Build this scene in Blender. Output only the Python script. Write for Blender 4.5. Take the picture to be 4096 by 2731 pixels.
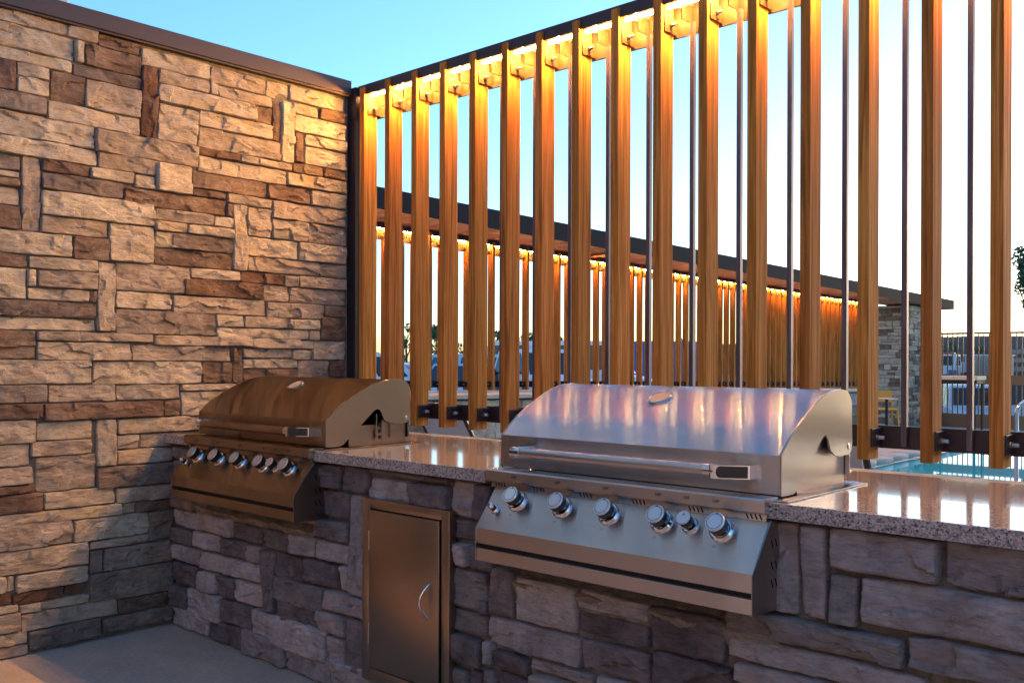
import bpy, bmesh, math, random
import numpy as np
from mathutils import Vector, Matrix

R = math.radians
rnd = random.Random(7)
for o in list(bpy.data.objects):
    bpy.data.objects.remove(o)
scene = bpy.context.scene
COL = scene.collection

# ------------------------------------------------------------------ camera
F_PX, YAW, ROLL, V0 = 3742.34, 0.7419763, 0.0031624, 1442.07
CAM = np.array([4.27097, -3.26742, 1.26627])
cd = bpy.data.cameras.new('camera')
cd.sensor_width = 36.0
cd.lens = 36.0 * F_PX / 4096
cd.shift_y = (V0 - 1365.5) / 4096
cd.clip_start = 0.05
cd.clip_end = 2000
camo = bpy.data.objects.new('camera', cd)
COL.objects.link(camo)
camo.location = CAM
camo.rotation_euler = (R(90), -ROLL, YAW)
scene.camera = camo

# ------------------------------------------------------------------ world, sun, exposure
SUN_EL, SUN_AZ = R(5.5), R(5)          # azimuth measured from +y towards +x
w = bpy.data.worlds.new('World')
scene.world = w
w.use_nodes = True
nt = w.node_tree
nt.nodes.clear()
out = nt.nodes.new('ShaderNodeOutputWorld')
bg = nt.nodes.new('ShaderNodeBackground')
sky = nt.nodes.new('ShaderNodeTexSky')
sky.sky_type = 'NISHITA'
sky.sun_disc = False
sky.sun_elevation = SUN_EL
sky.sun_rotation = SUN_AZ
sky.altitude = 200
sky.air_density = 1.0
sky.dust_density = 0.9
sky.ozone_density = 3.8
bg.inputs['Strength'].default_value = 0.15
nt.links.new(sky.outputs[0], bg.inputs['Color'])
nt.links.new(bg.outputs[0], out.inputs['Surface'])

sd = bpy.data.lights.new('sun', 'SUN')
sd.energy = 0.75
sd.angle = R(20)
sd.color = (1.0, 0.72, 0.48)
so = bpy.data.objects.new('sun', sd)
COL.objects.link(so)
so.rotation_euler = Vector((-math.sin(SUN_AZ) * math.cos(SUN_EL), -math.cos(SUN_AZ) * math.cos(SUN_EL), -math.sin(SUN_EL))).to_track_quat('-Z', 'Y').to_euler()
so.location = (0, 40, 20)

vs = scene.view_settings
vs.view_transform = 'Standard'
vs.look = 'None'
vs.gamma = 1.0
vs.exposure = 2.35
vs.use_curve_mapping = False
scene.cycles.use_denoising = True
scene.cycles.max_bounces = 8
scene.cycles.diffuse_bounces = 4
scene.cycles.glossy_bounces = 4
scene.cycles.transparent_max_bounces = 12
scene.cycles.caustics_reflective = False
scene.cycles.caustics_refractive = False
scene.cycles.sample_clamp_indirect = 6.0
LED_COLOR = (1.0, 0.475, 0.10)
LED_POWER = 1600.0

# ------------------------------------------------------------------ pixels of the photograph to directions
_f = np.array([-math.sin(YAW), math.cos(YAW), 0.0])
_r = np.array([math.cos(YAW), math.sin(YAW), 0.0])
_u = np.array([0.0, 0.0, 1.0])
def ray(px, py):
    a, b = px - 2048, py - V0
    c, s = math.cos(ROLL), math.sin(ROLL)
    A, B = c * a + s * b, -s * a + c * b
    return _r * A / F_PX + _f - _u * B / F_PX
def onplane(px, py, ax, val):
    d = ray(px, py)
    return CAM + d * (val - CAM[ax]) / d[ax]

# ------------------------------------------------------------------ materials
MATS = {}
def mat(name, color=(0.5, 0.5, 0.5), rough=0.6, metal=0.0, spec=0.5, build=None):
    if name in MATS:
        return MATS[name]
    m = bpy.data.materials.new(name)
    m.use_nodes = True
    b = m.node_tree.nodes['Principled BSDF']
    b.inputs['Base Color'].default_value = (*color, 1)
    b.inputs['Roughness'].default_value = rough
    b.inputs['Metallic'].default_value = metal
    b.inputs['Specular IOR Level'].default_value = spec
    if build:
        build(m.node_tree, b)
    MATS[name] = m
    return m
def N(t, kind, **kw):
    n = t.nodes.new(kind)
    for k, v in kw.items():
        if k in n.inputs:
            n.inputs[k].default_value = v
        else:
            setattr(n, k, v)
    return n
def pos_map(t, scale=(1, 1, 1), random_shift=0.0):
    g = N(t, 'ShaderNodeNewGeometry')
    mp = N(t, 'ShaderNodeMapping')
    mp.inputs['Scale'].default_value = scale
    t.links.new(g.outputs['Position'], mp.inputs['Vector'])
    if random_shift:
        oi = N(t, 'ShaderNodeObjectInfo')
        mu = N(t, 'ShaderNodeVectorMath', operation='SCALE')
        mu.inputs[0].default_value = (1, 0.7, 1.3)
        mm = N(t, 'ShaderNodeMath', operation='MULTIPLY')
        mm.inputs[1].default_value = random_shift
        t.links.new(oi.outputs['Random'], mm.inputs[0])
        t.links.new(mm.outputs[0], mu.inputs['Scale'])
        t.links.new(mu.outputs[0], mp.inputs['Location'])
    return mp.outputs[0]
def noise(t, vec, scale, detail=5, rough=0.6, dist=0.0):
    n = N(t, 'ShaderNodeTexNoise')
    n.inputs['Scale'].default_value = scale
    n.inputs['Detail'].default_value = detail
    n.inputs['Roughness'].default_value = rough
    n.inputs['Distortion'].default_value = dist
    t.links.new(vec, n.inputs['Vector'])
    return n.outputs['Fac']
def ramp(t, fac, stops):
    r = N(t, 'ShaderNodeValToRGB')
    e = r.color_ramp.elements
    while len(e) > 1:
        e.remove(e[0])
    e[0].position, e[0].color = stops[0][0], (*stops[0][1], 1)
    for p, c in stops[1:]:
        k = e.new(p)
        k.color = (*c, 1)
    t.links.new(fac, r.inputs[0])
    return r.outputs[0]
def mixc(t, fac, a, b, mode='MIX'):
    m = N(t, 'ShaderNodeMix', data_type='RGBA', blend_type=mode)
    for s, v in ((m.inputs[0], fac), (m.inputs[6], a), (m.inputs[7], b)):
        if isinstance(v, (int, float)):
            s.default_value = v
        elif isinstance(v, tuple):
            s.default_value = (*v, 1)
        else:
            t.links.new(v, s)
    return m.outputs[2]
def math_(t, op, a, b=0.0):
    m = N(t, 'ShaderNodeMath', operation=op)
    for s, v in ((m.inputs[0], a), (m.inputs[1], b)):
        if isinstance(v, (int, float)):
            s.default_value = v
        else:
            t.links.new(v, s)
    return m.outputs[0]
def bump(t, b, h, dist=0.01, strength=1.0):
    n = N(t, 'ShaderNodeBump')
    n.inputs['Distance'].default_value = dist
    n.inputs['Strength'].default_value = strength
    t.links.new(h, n.inputs['Height'])
    if b.inputs['Normal'].is_linked:
        t.links.new(b.inputs['Normal'].links[0].from_socket, n.inputs['Normal'])
    t.links.new(n.outputs[0], b.inputs['Normal'])

def stone_mat(name, dark, mid, light, stain=None, upright=False):
    def build(t, b):
        sc = (1, 1, 1)
        v = pos_map(t, sc, 30)
        st = pos_map(t, (3.0, 3.0, 0.35) if upright else (1.0, 1.0, 4.0), 30)
        oi = N(t, 'ShaderNodeObjectInfo')
        n1 = noise(t, v, 9, 6, 0.65, 0.4)
        n2 = noise(t, st, 22, 8, 0.72, 0.8)
        base = ramp(t, n1, [(0.28, dark), (0.5, mid), (0.72, light)])
        fine = ramp(t, n2, [(0.30, (0.55, 0.52, 0.50)), (0.52, (1, 1, 1)), (0.75, (1.18, 1.15, 1.1))])
        c = mixc(t, 0.75, base, fine, 'MULTIPLY')
        if stain:
            n3 = noise(t, v, 5.5, 3, 0.5, 0.6)
            f = ramp(t, n3, [(0.56, (0, 0, 0)), (0.72, (0.7, 0.7, 0.7))])
            c = mixc(t, f, c, stain)
        hv = N(t, 'ShaderNodeHueSaturation')
        vv = math_(t, 'MULTIPLY_ADD', oi.outputs['Random'], 0.42)
        vv.node.inputs[2].default_value = 0.80
        t.links.new(vv, hv.inputs['Value'])
        hh = math_(t, 'MULTIPLY_ADD', oi.outputs['Random'], 0.02)
        hh.node.inputs[2].default_value = 0.49
        t.links.new(hh, hv.inputs['Hue'])
        t.links.new(c, hv.inputs['Color'])
        t.links.new(hv.outputs[0], b.inputs['Base Color'])
        b.inputs['Roughness'].default_value = 0.88
        b.inputs['Specular IOR Level'].default_value = 0.25
        bump(t, b, n2, 0.014, 0.85)
        bump(t, b, noise(t, v, 120, 5, 0.75), 0.0045, 0.75)
    return mat(name, build=build)

ST = {
    't': stone_mat('stone_tan', (0.30, 0.235, 0.17), (0.475, 0.39, 0.295), (0.585, 0.49, 0.385), (0.49, 0.35, 0.19)),
    'b': stone_mat('stone_brown', (0.115, 0.07, 0.05), (0.21, 0.135, 0.095), (0.31, 0.22, 0.165)),
    'B': stone_mat('stone_umber', (0.085, 0.045, 0.03), (0.155, 0.085, 0.055), (0.25, 0.155, 0.105)),
    'g': stone_mat('stone_grey_brown', (0.135, 0.10, 0.082), (0.24, 0.185, 0.15), (0.35, 0.285, 0.235)),
    'p': stone_mat('stone_ash', (0.26, 0.22, 0.212), (0.40, 0.345, 0.335), (0.53, 0.465, 0.452), (0.41, 0.31, 0.245)),
    'd': stone_mat('stone_plum', (0.105, 0.082, 0.082), (0.185, 0.147, 0.147), (0.29, 0.235, 0.232)),
    's': stone_mat('stone_slate', (0.145, 0.118, 0.112), (0.225, 0.188, 0.178), (0.32, 0.275, 0.26)),
}
def _mortar(t, b):
    v = pos_map(t)
    t.links.new(ramp(t, noise(t, v, 40, 6), [(0.3, (0.11, 0.095, 0.08)), (0.7, (0.24, 0.205, 0.17))]), b.inputs['Base Color'])
    bump(t, b, noise(t, v, 90, 5), 0.006)
mortar = mat('dark_mortar', rough=0.95, spec=0.2, build=_mortar)
def _ledge(t, b):
    v = pos_map(t)
    t.links.new(ramp(t, noise(t, v, 25, 6), [(0.3, (0.17, 0.13, 0.10)), (0.7, (0.33, 0.27, 0.21))]), b.inputs['Base Color'])
    bump(t, b, noise(t, v, 60, 6), 0.012)
ledge_mat = mat('rough_mortar', rough=0.95, spec=0.2, build=_ledge)

def wood_mat(name, dark, mid, light, axis=2, rough=0.55):
    def build(t, b):
        s = [28, 28, 28]
        s[axis] = 0.9
        v = pos_map(t, tuple(s), 40)
        s2 = [160, 160, 160]
        s2[axis] = 3.0
        v2 = pos_map(t, tuple(s2), 40)
        oi = N(t, 'ShaderNodeObjectInfo')
        n1 = noise(t, v, 1.0, 4, 0.55, 2.2)
        n2 = noise(t, v2, 1.0, 3, 0.6)
        c = ramp(t, n1, [(0.32, dark), (0.5, mid), (0.68, light)])
        f = ramp(t, n2, [(0.34, (0.60, 0.54, 0.48)), (0.58, (1.06, 1.06, 1.06))])
        c = mixc(t, 0.7, c, f, 'MULTIPLY')
        hv = N(t, 'ShaderNodeHueSaturation')
        vv = math_(t, 'MULTIPLY_ADD', oi.outputs['Random'], 0.34)
        vv.node.inputs[2].default_value = 0.80
        wn = N(t, 'ShaderNodeTexWhiteNoise', noise_dimensions='1D')
        t.links.new(oi.outputs['Random'], wn.inputs['W'])
        hh = math_(t, 'MULTIPLY_ADD', wn.outputs['Value'], 0.008)
        hh.node.inputs[2].default_value = 0.497
        t.links.new(hh, hv.inputs['Hue'])
        t.links.new(vv, hv.inputs['Value'])
        t.links.new(c, hv.inputs['Color'])
        t.links.new(hv.outputs[0], b.inputs['Base Color'])
        b.inputs['Roughness'].default_value = 0.8
        b.inputs['Specular IOR Level'].default_value = 0.08
        bump(t, b, n2, 0.0016, 0.5)
    return mat(name, build=build)
cedar = wood_mat('cedar_slat', (0.31, 0.098, 0.019), (0.53, 0.182, 0.038), (0.65, 0.258, 0.062))
soffit_wood = wood_mat('cedar_soffit', (0.46, 0.28, 0.18), (0.62, 0.40, 0.27), (0.72, 0.49, 0.34), axis=0)

def _steel(t, b, rough=0.15, an=1.0, col=(0.69, 0.645, 0.62)):
    b.inputs['Metallic'].default_value = 1.0
    v = pos_map(t, (2.5, 900, 900))
    n = noise(t, v, 1.0, 2, 0.5)
    v2 = pos_map(t, (1.2, 6, 6))
    n2 = noise(t, v2, 1.0, 3, 0.5)
    t.links.new(ramp(t, n2, [(0.3, tuple(c * 0.90 for c in col)), (0.7, col)]), b.inputs['Base Color'])
    t.links.new(ramp(t, n, [(0.2, (rough * 0.93,) * 3), (0.8, (rough * 1.07,) * 3)]), b.inputs['Roughness'])
    if an:
        gl = N(t, 'ShaderNodeBsdfAnisotropic', distribution='GGX')
        gl.inputs['Anisotropy'].default_value = -0.9
        sm = noise(t, pos_map(t, (3, 5, 9)), 1.0, 4, 0.6, 0.8)
        t.links.new(ramp(t, sm, [(0.3, (rough * 0.86,) * 3), (0.7, (rough * 1.16,) * 3)]), gl.inputs['Roughness'])
        tg = N(t, 'ShaderNodeTangent', direction_type='RADIAL', axis='X')
        t.links.new(tg.outputs[0], gl.inputs['Tangent'])
        t.links.new(b.inputs['Base Color'].links[0].from_socket, gl.inputs['Color'])
        t.links.new(gl.outputs[0], t.nodes['Material Output'].inputs['Surface'])
steel = mat('brushed_steel', build=_steel)
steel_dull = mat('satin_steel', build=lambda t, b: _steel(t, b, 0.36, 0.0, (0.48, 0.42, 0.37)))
chrome = mat('chrome', (0.72, 0.72, 0.73), 0.06, 1.0)
zinc = mat('zinc_bolt', (0.55, 0.54, 0.52), 0.28, 1.0)
blackp = mat('black_plastic', (0.012, 0.012, 0.013), 0.25)
steel_side = mat('brushed_steel_side', build=lambda t, b: _steel(t, b, 0.30, 0.0, (0.45, 0.40, 0.365)))  # hood steel darkened on its end panels to hold down the reflected sky
steel_shade = mat('shaded_steel', build=lambda t, b: _steel(t, b, 0.17, 1.0, (0.34, 0.265, 0.205)))  # darkness of the left grill's reflections painted into the steel colour
steel_shade_side = mat('shaded_steel_side', build=lambda t, b: _steel(t, b, 0.30, 0.0, (0.36, 0.285, 0.225)))  # same painted darkness for the left grill's sides and firebox
door_steel_shade = mat('shaded_door_steel', build=lambda t, b: _steel(t, b, 0.33, 0.0, (0.40, 0.31, 0.24)))  # the door's dark brown reflection painted into its steel colour
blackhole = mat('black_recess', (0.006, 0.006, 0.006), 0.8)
print_black = mat('black_print', (0.015, 0.015, 0.017), 0.5)
print_grey = mat('grey_print', (0.09, 0.09, 0.095), 0.5)
print_red = mat('red_print', (0.35, 0.015, 0.02), 0.5)
capface = mat('knob_face', (0.70, 0.70, 0.71), 0.32, 0.85)
dialface = mat('dial_face', (0.34, 0.27, 0.22), 0.35)
glass_lens = mat('dial_rim', (0.55, 0.55, 0.56), 0.10, 1.0)
def _bronze(t, b):
    v = pos_map(t)
    t.links.new(ramp(t, noise(t, v, 260, 3), [(0.3, (0.032, 0.019, 0.021)), (0.7, (0.050, 0.031, 0.034))]), b.inputs['Base Color'])
    b.inputs['Metallic'].default_value = 0.25
    bump(t, b, noise(t, v, 350, 2), 0.0006, 0.4)
bronze = mat('dark_bronze_paint', rough=0.42, build=_bronze)
def _bar(t, b):
    v = pos_map(t, (60, 60, 3), 20)
    t.links.new(ramp(t, noise(t, v, 1, 6, 0.7), [(0.3, (0.07, 0.048, 0.05)), (0.55, (0.13, 0.098, 0.105)), (0.75, (0.24, 0.20, 0.21))]), b.inputs['Base Color'])
    b.inputs['Metallic'].default_value = 0.3
barsteel = mat('weathered_bar', rough=0.5, build=_bar)
def _plate(t, b):
    v = pos_map(t)
    t.links.new(ramp(t, noise(t, v, 30, 6), [(0.3, (0.045, 0.027, 0.016)), (0.7, (0.095, 0.06, 0.036))]), b.inputs['Base Color'])
    b.inputs['Metallic'].default_value = 0.15
    bump(t, b, noise(t, v, 60, 5), 0.003, 0.6)
plate_steel = mat('bracket_steel', rough=0.45, build=_plate)
def emit(name, col, strength):
    def bd(t, b):
        b.inputs['Emission Color'].default_value = (*col, 1)
        b.inputs['Emission Strength'].default_value = strength
    return mat(name, (0.8, 0.8, 0.8), 0.5, build=bd)
led_mat = emit('led_warm', LED_COLOR, LED_POWER)
led_glow = emit('led_glow', (1.0, 0.62, 0.22), 12.0)
led_far = emit('led_warm_far', LED_COLOR, 120.0)
def _granite(t, b):
    v = pos_map(t)
    vo = N(t, 'ShaderNodeTexVoronoi', feature='F1')
    vo.inputs['Scale'].default_value = 230
    vo.inputs['Randomness'].default_value = 1.0
    wn_ = N(t, 'ShaderNodeTexNoise')
    wn_.inputs['Scale'].default_value = 320
    wn_.inputs['Detail'].default_value = 2
    t.links.new(v, wn_.inputs['Vector'])
    ad = N(t, 'ShaderNodeVectorMath', operation='MULTIPLY_ADD')
    ad.inputs[1].default_value = (0.006, 0.006, 0.006)
    t.links.new(wn_.outputs['Color'], ad.inputs[0])
    t.links.new(v, ad.inputs[2])
    t.links.new(ad.outputs[0], vo.inputs['Vector'])
    sep = N(t, 'ShaderNodeSeparateColor')
    t.links.new(vo.outputs['Color'], sep.inputs[0])
    n = noise(t, v, 55, 3)
    k = math_(t, 'ADD', math_(t, 'MULTIPLY', sep.outputs[0], 0.65), math_(t, 'MULTIPLY', n, 0.45))
    c = ramp(t, k, [(0.0, (0.02, 0.018, 0.02)), (0.24, (0.045, 0.04, 0.042)), (0.31, (0.18, 0.15, 0.14)), (0.5, (0.28, 0.225, 0.205)), (0.66, (0.40, 0.34, 0.315)), (0.8, (0.48, 0.42, 0.39)), (1.0, (0.2, 0.16, 0.155))])
    t.links.new(c, b.inputs['Base Color'])
    b.inputs['Coat Weight'].default_value = 0.3
    b.inputs['Coat Roughness'].default_value = 0.03
    bump(t, b, noise(t, v, 30, 3), 0.0004, 0.15)
granite = mat('speckled_granite', rough=0.10, spec=0.6, build=_granite)
def _conc(t, b, a=(0.42, 0.33, 0.25), c=(0.56, 0.45, 0.355)):
    v = pos_map(t)
    n1, n2 = noise(t, v, 1.9, 8, 0.68, 0.7), noise(t, v, 60, 5)
    col = mixc(t, 0.5, ramp(t, n1, [(0.36, tuple(x * .82 for x in a)), (0.66, c)]), ramp(t, n2, [(0.3, tuple(x * .8 for x in a)), (0.7, c)]))
    t.links.new(col, b.inputs['Base Color'])
    bump(t, b, n2, 0.002, 0.4)
concrete = mat('patio_concrete', rough=0.8, spec=0.3, build=_conc)
deck_conc = mat('deck_concrete', rough=0.85, spec=0.3, build=lambda t, b: _conc(t, b, (0.36, 0.33, 0.30), (0.47, 0.44, 0.41)))
def _dirt(t, b):
    v = pos_map(t)
    t.links.new(ramp(t, noise(t, v, 0.25, 8), [(0.3, (0.10, 0.085, 0.065)), (0.7, (0.22, 0.19, 0.15))]), b.inputs['Base Color'])
dirt = mat('dry_ground', rough=0.95, spec=0.2, build=_dirt)
def _water(t, b):
    v = pos_map(t)
    t.links.new(ramp(t, noise(t, v, 0.5, 3), [(0.3, (0.03, 0.42, 0.48)), (0.7, (0.06, 0.54, 0.58))]), b.inputs['Base Color'])
    b.inputs['IOR'].default_value = 1.33
    bump(t, b, noise(t, v, 2.2, 2), 0.004, 0.025)
water_mat = mat('pool_water', rough=0.02, build=_water)
coping_mat = mat('coping_stone', rough=0.7, build=lambda t, b: _conc(t, b, (0.30, 0.26, 0.22), (0.45, 0.40, 0.35)))
def _tile(t, b):
    v = pos_map(t, (14, 14, 14))
    n = N(t, 'ShaderNodeTexBrick')
    t.links.new(v, n.inputs['Vector'])
    n.inputs['Color1'].default_value = (0.16, 0.20, 0.13, 1)
    n.inputs['Color2'].default_value = (0.24, 0.24, 0.16, 1)
    n.inputs['Mortar'].default_value = (0.3, 0.3, 0.27, 1)
    t.links.new(n.outputs['Color'], b.inputs['Base Color'])
tile_mat = mat('waterline_tile', rough=0.3, build=_tile)
fascia_mat = mat('charcoal_fascia', (0.022, 0.021, 0.025), 0.85, 0.0, 0.1)
stucco = mat('pale_stucco', rough=0.9, build=lambda t, b: _conc(t, b, (0.68, 0.665, 0.67), (0.78, 0.765, 0.77)))
brown_stucco = mat('brown_stucco', rough=0.9, build=lambda t, b: _conc(t, b, (0.48, 0.375, 0.345), (0.57, 0.455, 0.42)))
yellow_p = mat('mustard_plastic', (0.62, 0.30, 0.02), 0.45)
white_p = mat('white_paint', (0.72, 0.73, 0.75), 0.3)
cream_p = mat('cream_laminate', (0.62, 0.50, 0.34), 0.5)
rust = mat('rust_brown_paint', (0.26, 0.125, 0.055), 0.55)
sling = mat('grey_sling', (0.42, 0.46, 0.52), 0.8)
blackm = mat('black_metal', (0.014, 0.013, 0.014), 0.4)
carglass = mat('car_glass', (0.02, 0.035, 0.04), 0.05)
tyre_m = mat('tyre_rubber', (0.012, 0.012, 0.012), 0.85)
lampglass = mat('lamp_lens', (0.65, 0.65, 0.62), 0.1)
blue_p = mat('blue_paint', (0.015, 0.11, 0.36), 0.35)
silver_p = mat('silver_car_paint', (0.42, 0.45, 0.50), 0.25, 0.4)
tan_p = mat('tan_panel', (0.50, 0.39, 0.27), 0.7)
orange_l = mat('amber_beacon', (0.75, 0.13, 0.02), 0.3)
bark = mat('bark', (0.07, 0.05, 0.035), 0.9)
def _leaf(t, b):
    oi = N(t, 'ShaderNodeNewGeometry')
    t.links.new(ramp(t, oi.outputs['Random Per Island'], [(0.0, (0.035, 0.07, 0.025)), (1.0, (0.11, 0.16, 0.06))]), b.inputs['Base Color'])
leaf = mat('leaf_green', rough=0.6, build=_leaf)
def _hill(t, b):
    v = pos_map(t)
    t.links.new(ramp(t, noise(t, v, 0.35, 8, 0.65), [(0.3, (0.085, 0.045, 0.032)), (0.7, (0.18, 0.105, 0.075))]), b.inputs['Base Color'])
    bump(t, b, noise(t, v, 1.2, 6), 0.5, 0.6)
hill_m = mat('brown_hillside', rough=0.95, spec=0.2, build=_hill)
def _mesh(t, b):
    v = pos_map(t, (1, 1, 1))
    sx = N(t, 'ShaderNodeSeparateXYZ')
    t.links.new(v, sx.inputs[0])
    a = math_(t, 'ADD', math_(t, 'MULTIPLY', sx.outputs[0], 26), math_(t, 'MULTIPLY', sx.outputs[2], 15))
    c = math_(t, 'SUBTRACT', math_(t, 'MULTIPLY', sx.outputs[0], 26), math_(t, 'MULTIPLY', sx.outputs[2], 15))
    fa = math_(t, 'LESS_THAN', math_(t, 'FRACT', a), 0.17)
    fc = math_(t, 'LESS_THAN', math_(t, 'FRACT', c), 0.17)
    t.links.new(math_(t, 'MAXIMUM', fa, fc), b.inputs['Alpha'])
mesh_m = mat('wire_mesh', (0.12, 0.06, 0.035), 0.6, build=_mesh)

# ------------------------------------------------------------------ mesh building
class MB:
    def __init__(s):
        s.v, s.f = [], []
    def add(s, vs_, fs_):
        k = len(s.v)
        s.v += [tuple(map(float, p)) for p in vs_]
        s.f += [tuple(i + k for i in f) for f in fs_]
        return s
    def box(s, a, b, ch=0.0):
        x0, y0, z0 = (min(a[i], b[i]) for i in range(3))
        x1, y1, z1 = (max(a[i], b[i]) for i in range(3))
        if ch <= 0:
            return s.add([(x0, y0, z0), (x1, y0, z0), (x1, y1, z0), (x0, y1, z0), (x0, y0, z1), (x1, y0, z1), (x1, y1, z1), (x0, y1, z1)],
                         [(0, 3, 2, 1), (4, 5, 6, 7), (0, 1, 5, 4), (1, 2, 6, 5), (2, 3, 7, 6), (3, 0, 4, 7)])
        bm = bmesh.new()
        bmesh.ops.create_cube(bm, size=1.0)
        for v in bm.verts:
            v.co = ((x0 + x1) / 2 + v.co.x * (x1 - x0), (y0 + y1) / 2 + v.co.y * (y1 - y0), (z0 + z1) / 2 + v.co.z * (z1 - z0))
        bmesh.ops.bevel(bm, geom=list(bm.edges), offset=ch, segments=2, affect='EDGES', profile=0.5)
        return s.bm(bm)
    def bm(s, bm):
        bm.verts.index_update()
        s.add([v.co for v in bm.verts], [[v.index for v in f.verts] for f in bm.faces])
        bm.free()
        return s
    def prism(s, prof, axis, a, b):
        """closed 2-D profile (list of pairs on the other two axes, in axis order) extruded along axis from a to b"""
        n = len(prof)
        def P(p, t):
            q = [0, 0, 0]
            o = [i for i in range(3) if i != axis]
            q[axis], q[o[0]], q[o[1]] = t, p[0], p[1]
            return q
        vs_ = [P(p, a) for p in prof] + [P(p, b) for p in prof]
        fs_ = [tuple(reversed(range(n))), tuple(range(n, 2 * n))] + [(i, (i + 1) % n, n + (i + 1) % n, n + i) for i in range(n)]
        return s.add(vs_, fs_)
    def tube(s, pts, r, n=12, cap=True):
        pts = [Vector(p) for p in pts]
        rr = r if isinstance(r, (list, tuple)) else [r] * len(pts)
        k0 = len(s.v)
        prev = None
        for i, p in enumerate(pts):
            d = (pts[min(i + 1, len(pts) - 1)] - pts[max(i - 1, 0)])
            if d.length < 1e-9:
                d = Vector((0, 0, 1))
            d.normalize()
            if prev is None:
                a = d.orthogonal().normalized()
            else:
                a = (prev - d * prev.dot(d))
                a = a.normalized() if a.length > 1e-6 else d.orthogonal().normalized()
            prev = a
            b = d.cross(a)
            for j in range(n):
                t = 2 * math.pi * j / n
                q = p + (a * math.cos(t) + b * math.sin(t)) * rr[i]
                s.v.append((q.x, q.y, q.z))
        for i in range(len(pts) - 1):
            for j in range(n):
                a0 = k0 + i * n + j
                a1 = k0 + i * n + (j + 1) % n
                s.f.append((a0, a1, a1 + n, a0 + n))
        if cap:
            s.f.append(tuple(reversed(range(k0, k0 + n))))
            s.f.append(tuple(range(k0 + (len(pts) - 1) * n, k0 + len(pts) * n)))
        return s
    def lathe(s, origin, axis, prof, n=28):
        """prof: list of (distance along axis, radius)"""
        o, d = Vector(origin), Vector(axis).normalized()
        a = d.orthogonal().normalized()
        b = d.cross(a)
        k0 = len(s.v)
        for h, r in prof:
            for j in range(n):
                t = 2 * math.pi * j / n
                q = o + d * h + (a * math.cos(t) + b * math.sin(t)) * max(r, 1e-5)
                s.v.append((q.x, q.y, q.z))
        for i in range(len(prof) - 1):
            for j in range(n):
                a0, a1 = k0 + i * n + j, k0 + i * n + (j + 1) % n
                s.f.append((a0, a1, a1 + n, a0 + n))
        s.f.append(tuple(reversed(range(k0, k0 + n))))
        s.f.append(tuple(range(k0 + (len(prof) - 1) * n, k0 + len(prof) * n)))
        return s
    def shear(s, k, y0):
        s.v = [(x, y, z + k * (y - y0)) for x, y, z in s.v]
        return s
    def obj(s, name, m, parent=None, smooth=None, origin=None, fix=True):
        me = bpy.data.meshes.new(name)
        if origin is None:
            a = np.array(s.v)
            origin = (a.min(0) + a.max(0)) / 2
            origin[2] = a[:, 2].min()
        off = parent_world(parent)
        me.from_pydata([(p[0] - origin[0], p[1] - origin[1], p[2] - origin[2]) for p in s.v], [], s.f)
        me.materials.append(m)
        if fix and len(s.f) < 20000:
            b_ = bmesh.new()
            b_.from_mesh(me)
            bmesh.ops.recalc_face_normals(b_, faces=b_.faces)
            b_.to_mesh(me)
            b_.free()
        if smooth:
            me.polygons.foreach_set('use_smooth', [True] * len(me.polygons))
            me.set_sharp_from_angle(angle=R(smooth))
        me.update()
        o = bpy.data.objects.new(name, me)
        COL.objects.link(o)
        o.parent = parent
        o.location = [origin[i] - off[i] for i in range(3)]
        return o
def parent_world(p):
    o = np.zeros(3)
    while p is not None:
        o += np.array(p.location)
        p = p.parent
    return o
def tag(o, label, cat, group=None, kind=None):
    if label:
        o['label'] = label
    if cat:
        o['category'] = cat
    if group:
        o['group'] = group
    if kind:
        o['kind'] = kind
    return o
def thing(name, loc, label, cat, group=None):
    o = bpy.data.objects.new(name, None)
    o.empty_display_size = 0.1
    COL.objects.link(o)
    o.location = loc
    return tag(o, label, cat, group)
def struct(o):
    o['kind'] = 'structure'
    return o
def copy_tree(o, parent=None):
    c = o.copy()
    COL.objects.link(c)
    c.parent = parent
    for ch in o.children:
        copy_tree(ch, c)
    return c
def text(name, s, size, m, parent, loc, rot, extrude=0.0002):
    cu = bpy.data.curves.new(name, 'FONT')
    cu.body = s
    cu.size = size
    cu.align_x = 'CENTER'
    cu.align_y = 'CENTER'
    cu.extrude = extrude
    cu.materials.append(m)
    if s not in _TEXT:
        tmp = bpy.data.objects.new('tmp', cu)
        COL.objects.link(tmp)
        dg = bpy.context.evaluated_depsgraph_get()
        me = bpy.data.meshes.new_from_object(tmp.evaluated_get(dg))
        me.name = name
        bpy.data.objects.remove(tmp)
        if not me.materials:
            me.materials.append(m)
        _TEXT[s] = me
    o = bpy.data.objects.new(name, _TEXT[s])
    COL.objects.link(o)
    o.parent = parent
    o.location = np.array(loc) - parent_world(parent)
    o.rotation_euler = rot
    return o
_TEXT = {}

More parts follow.
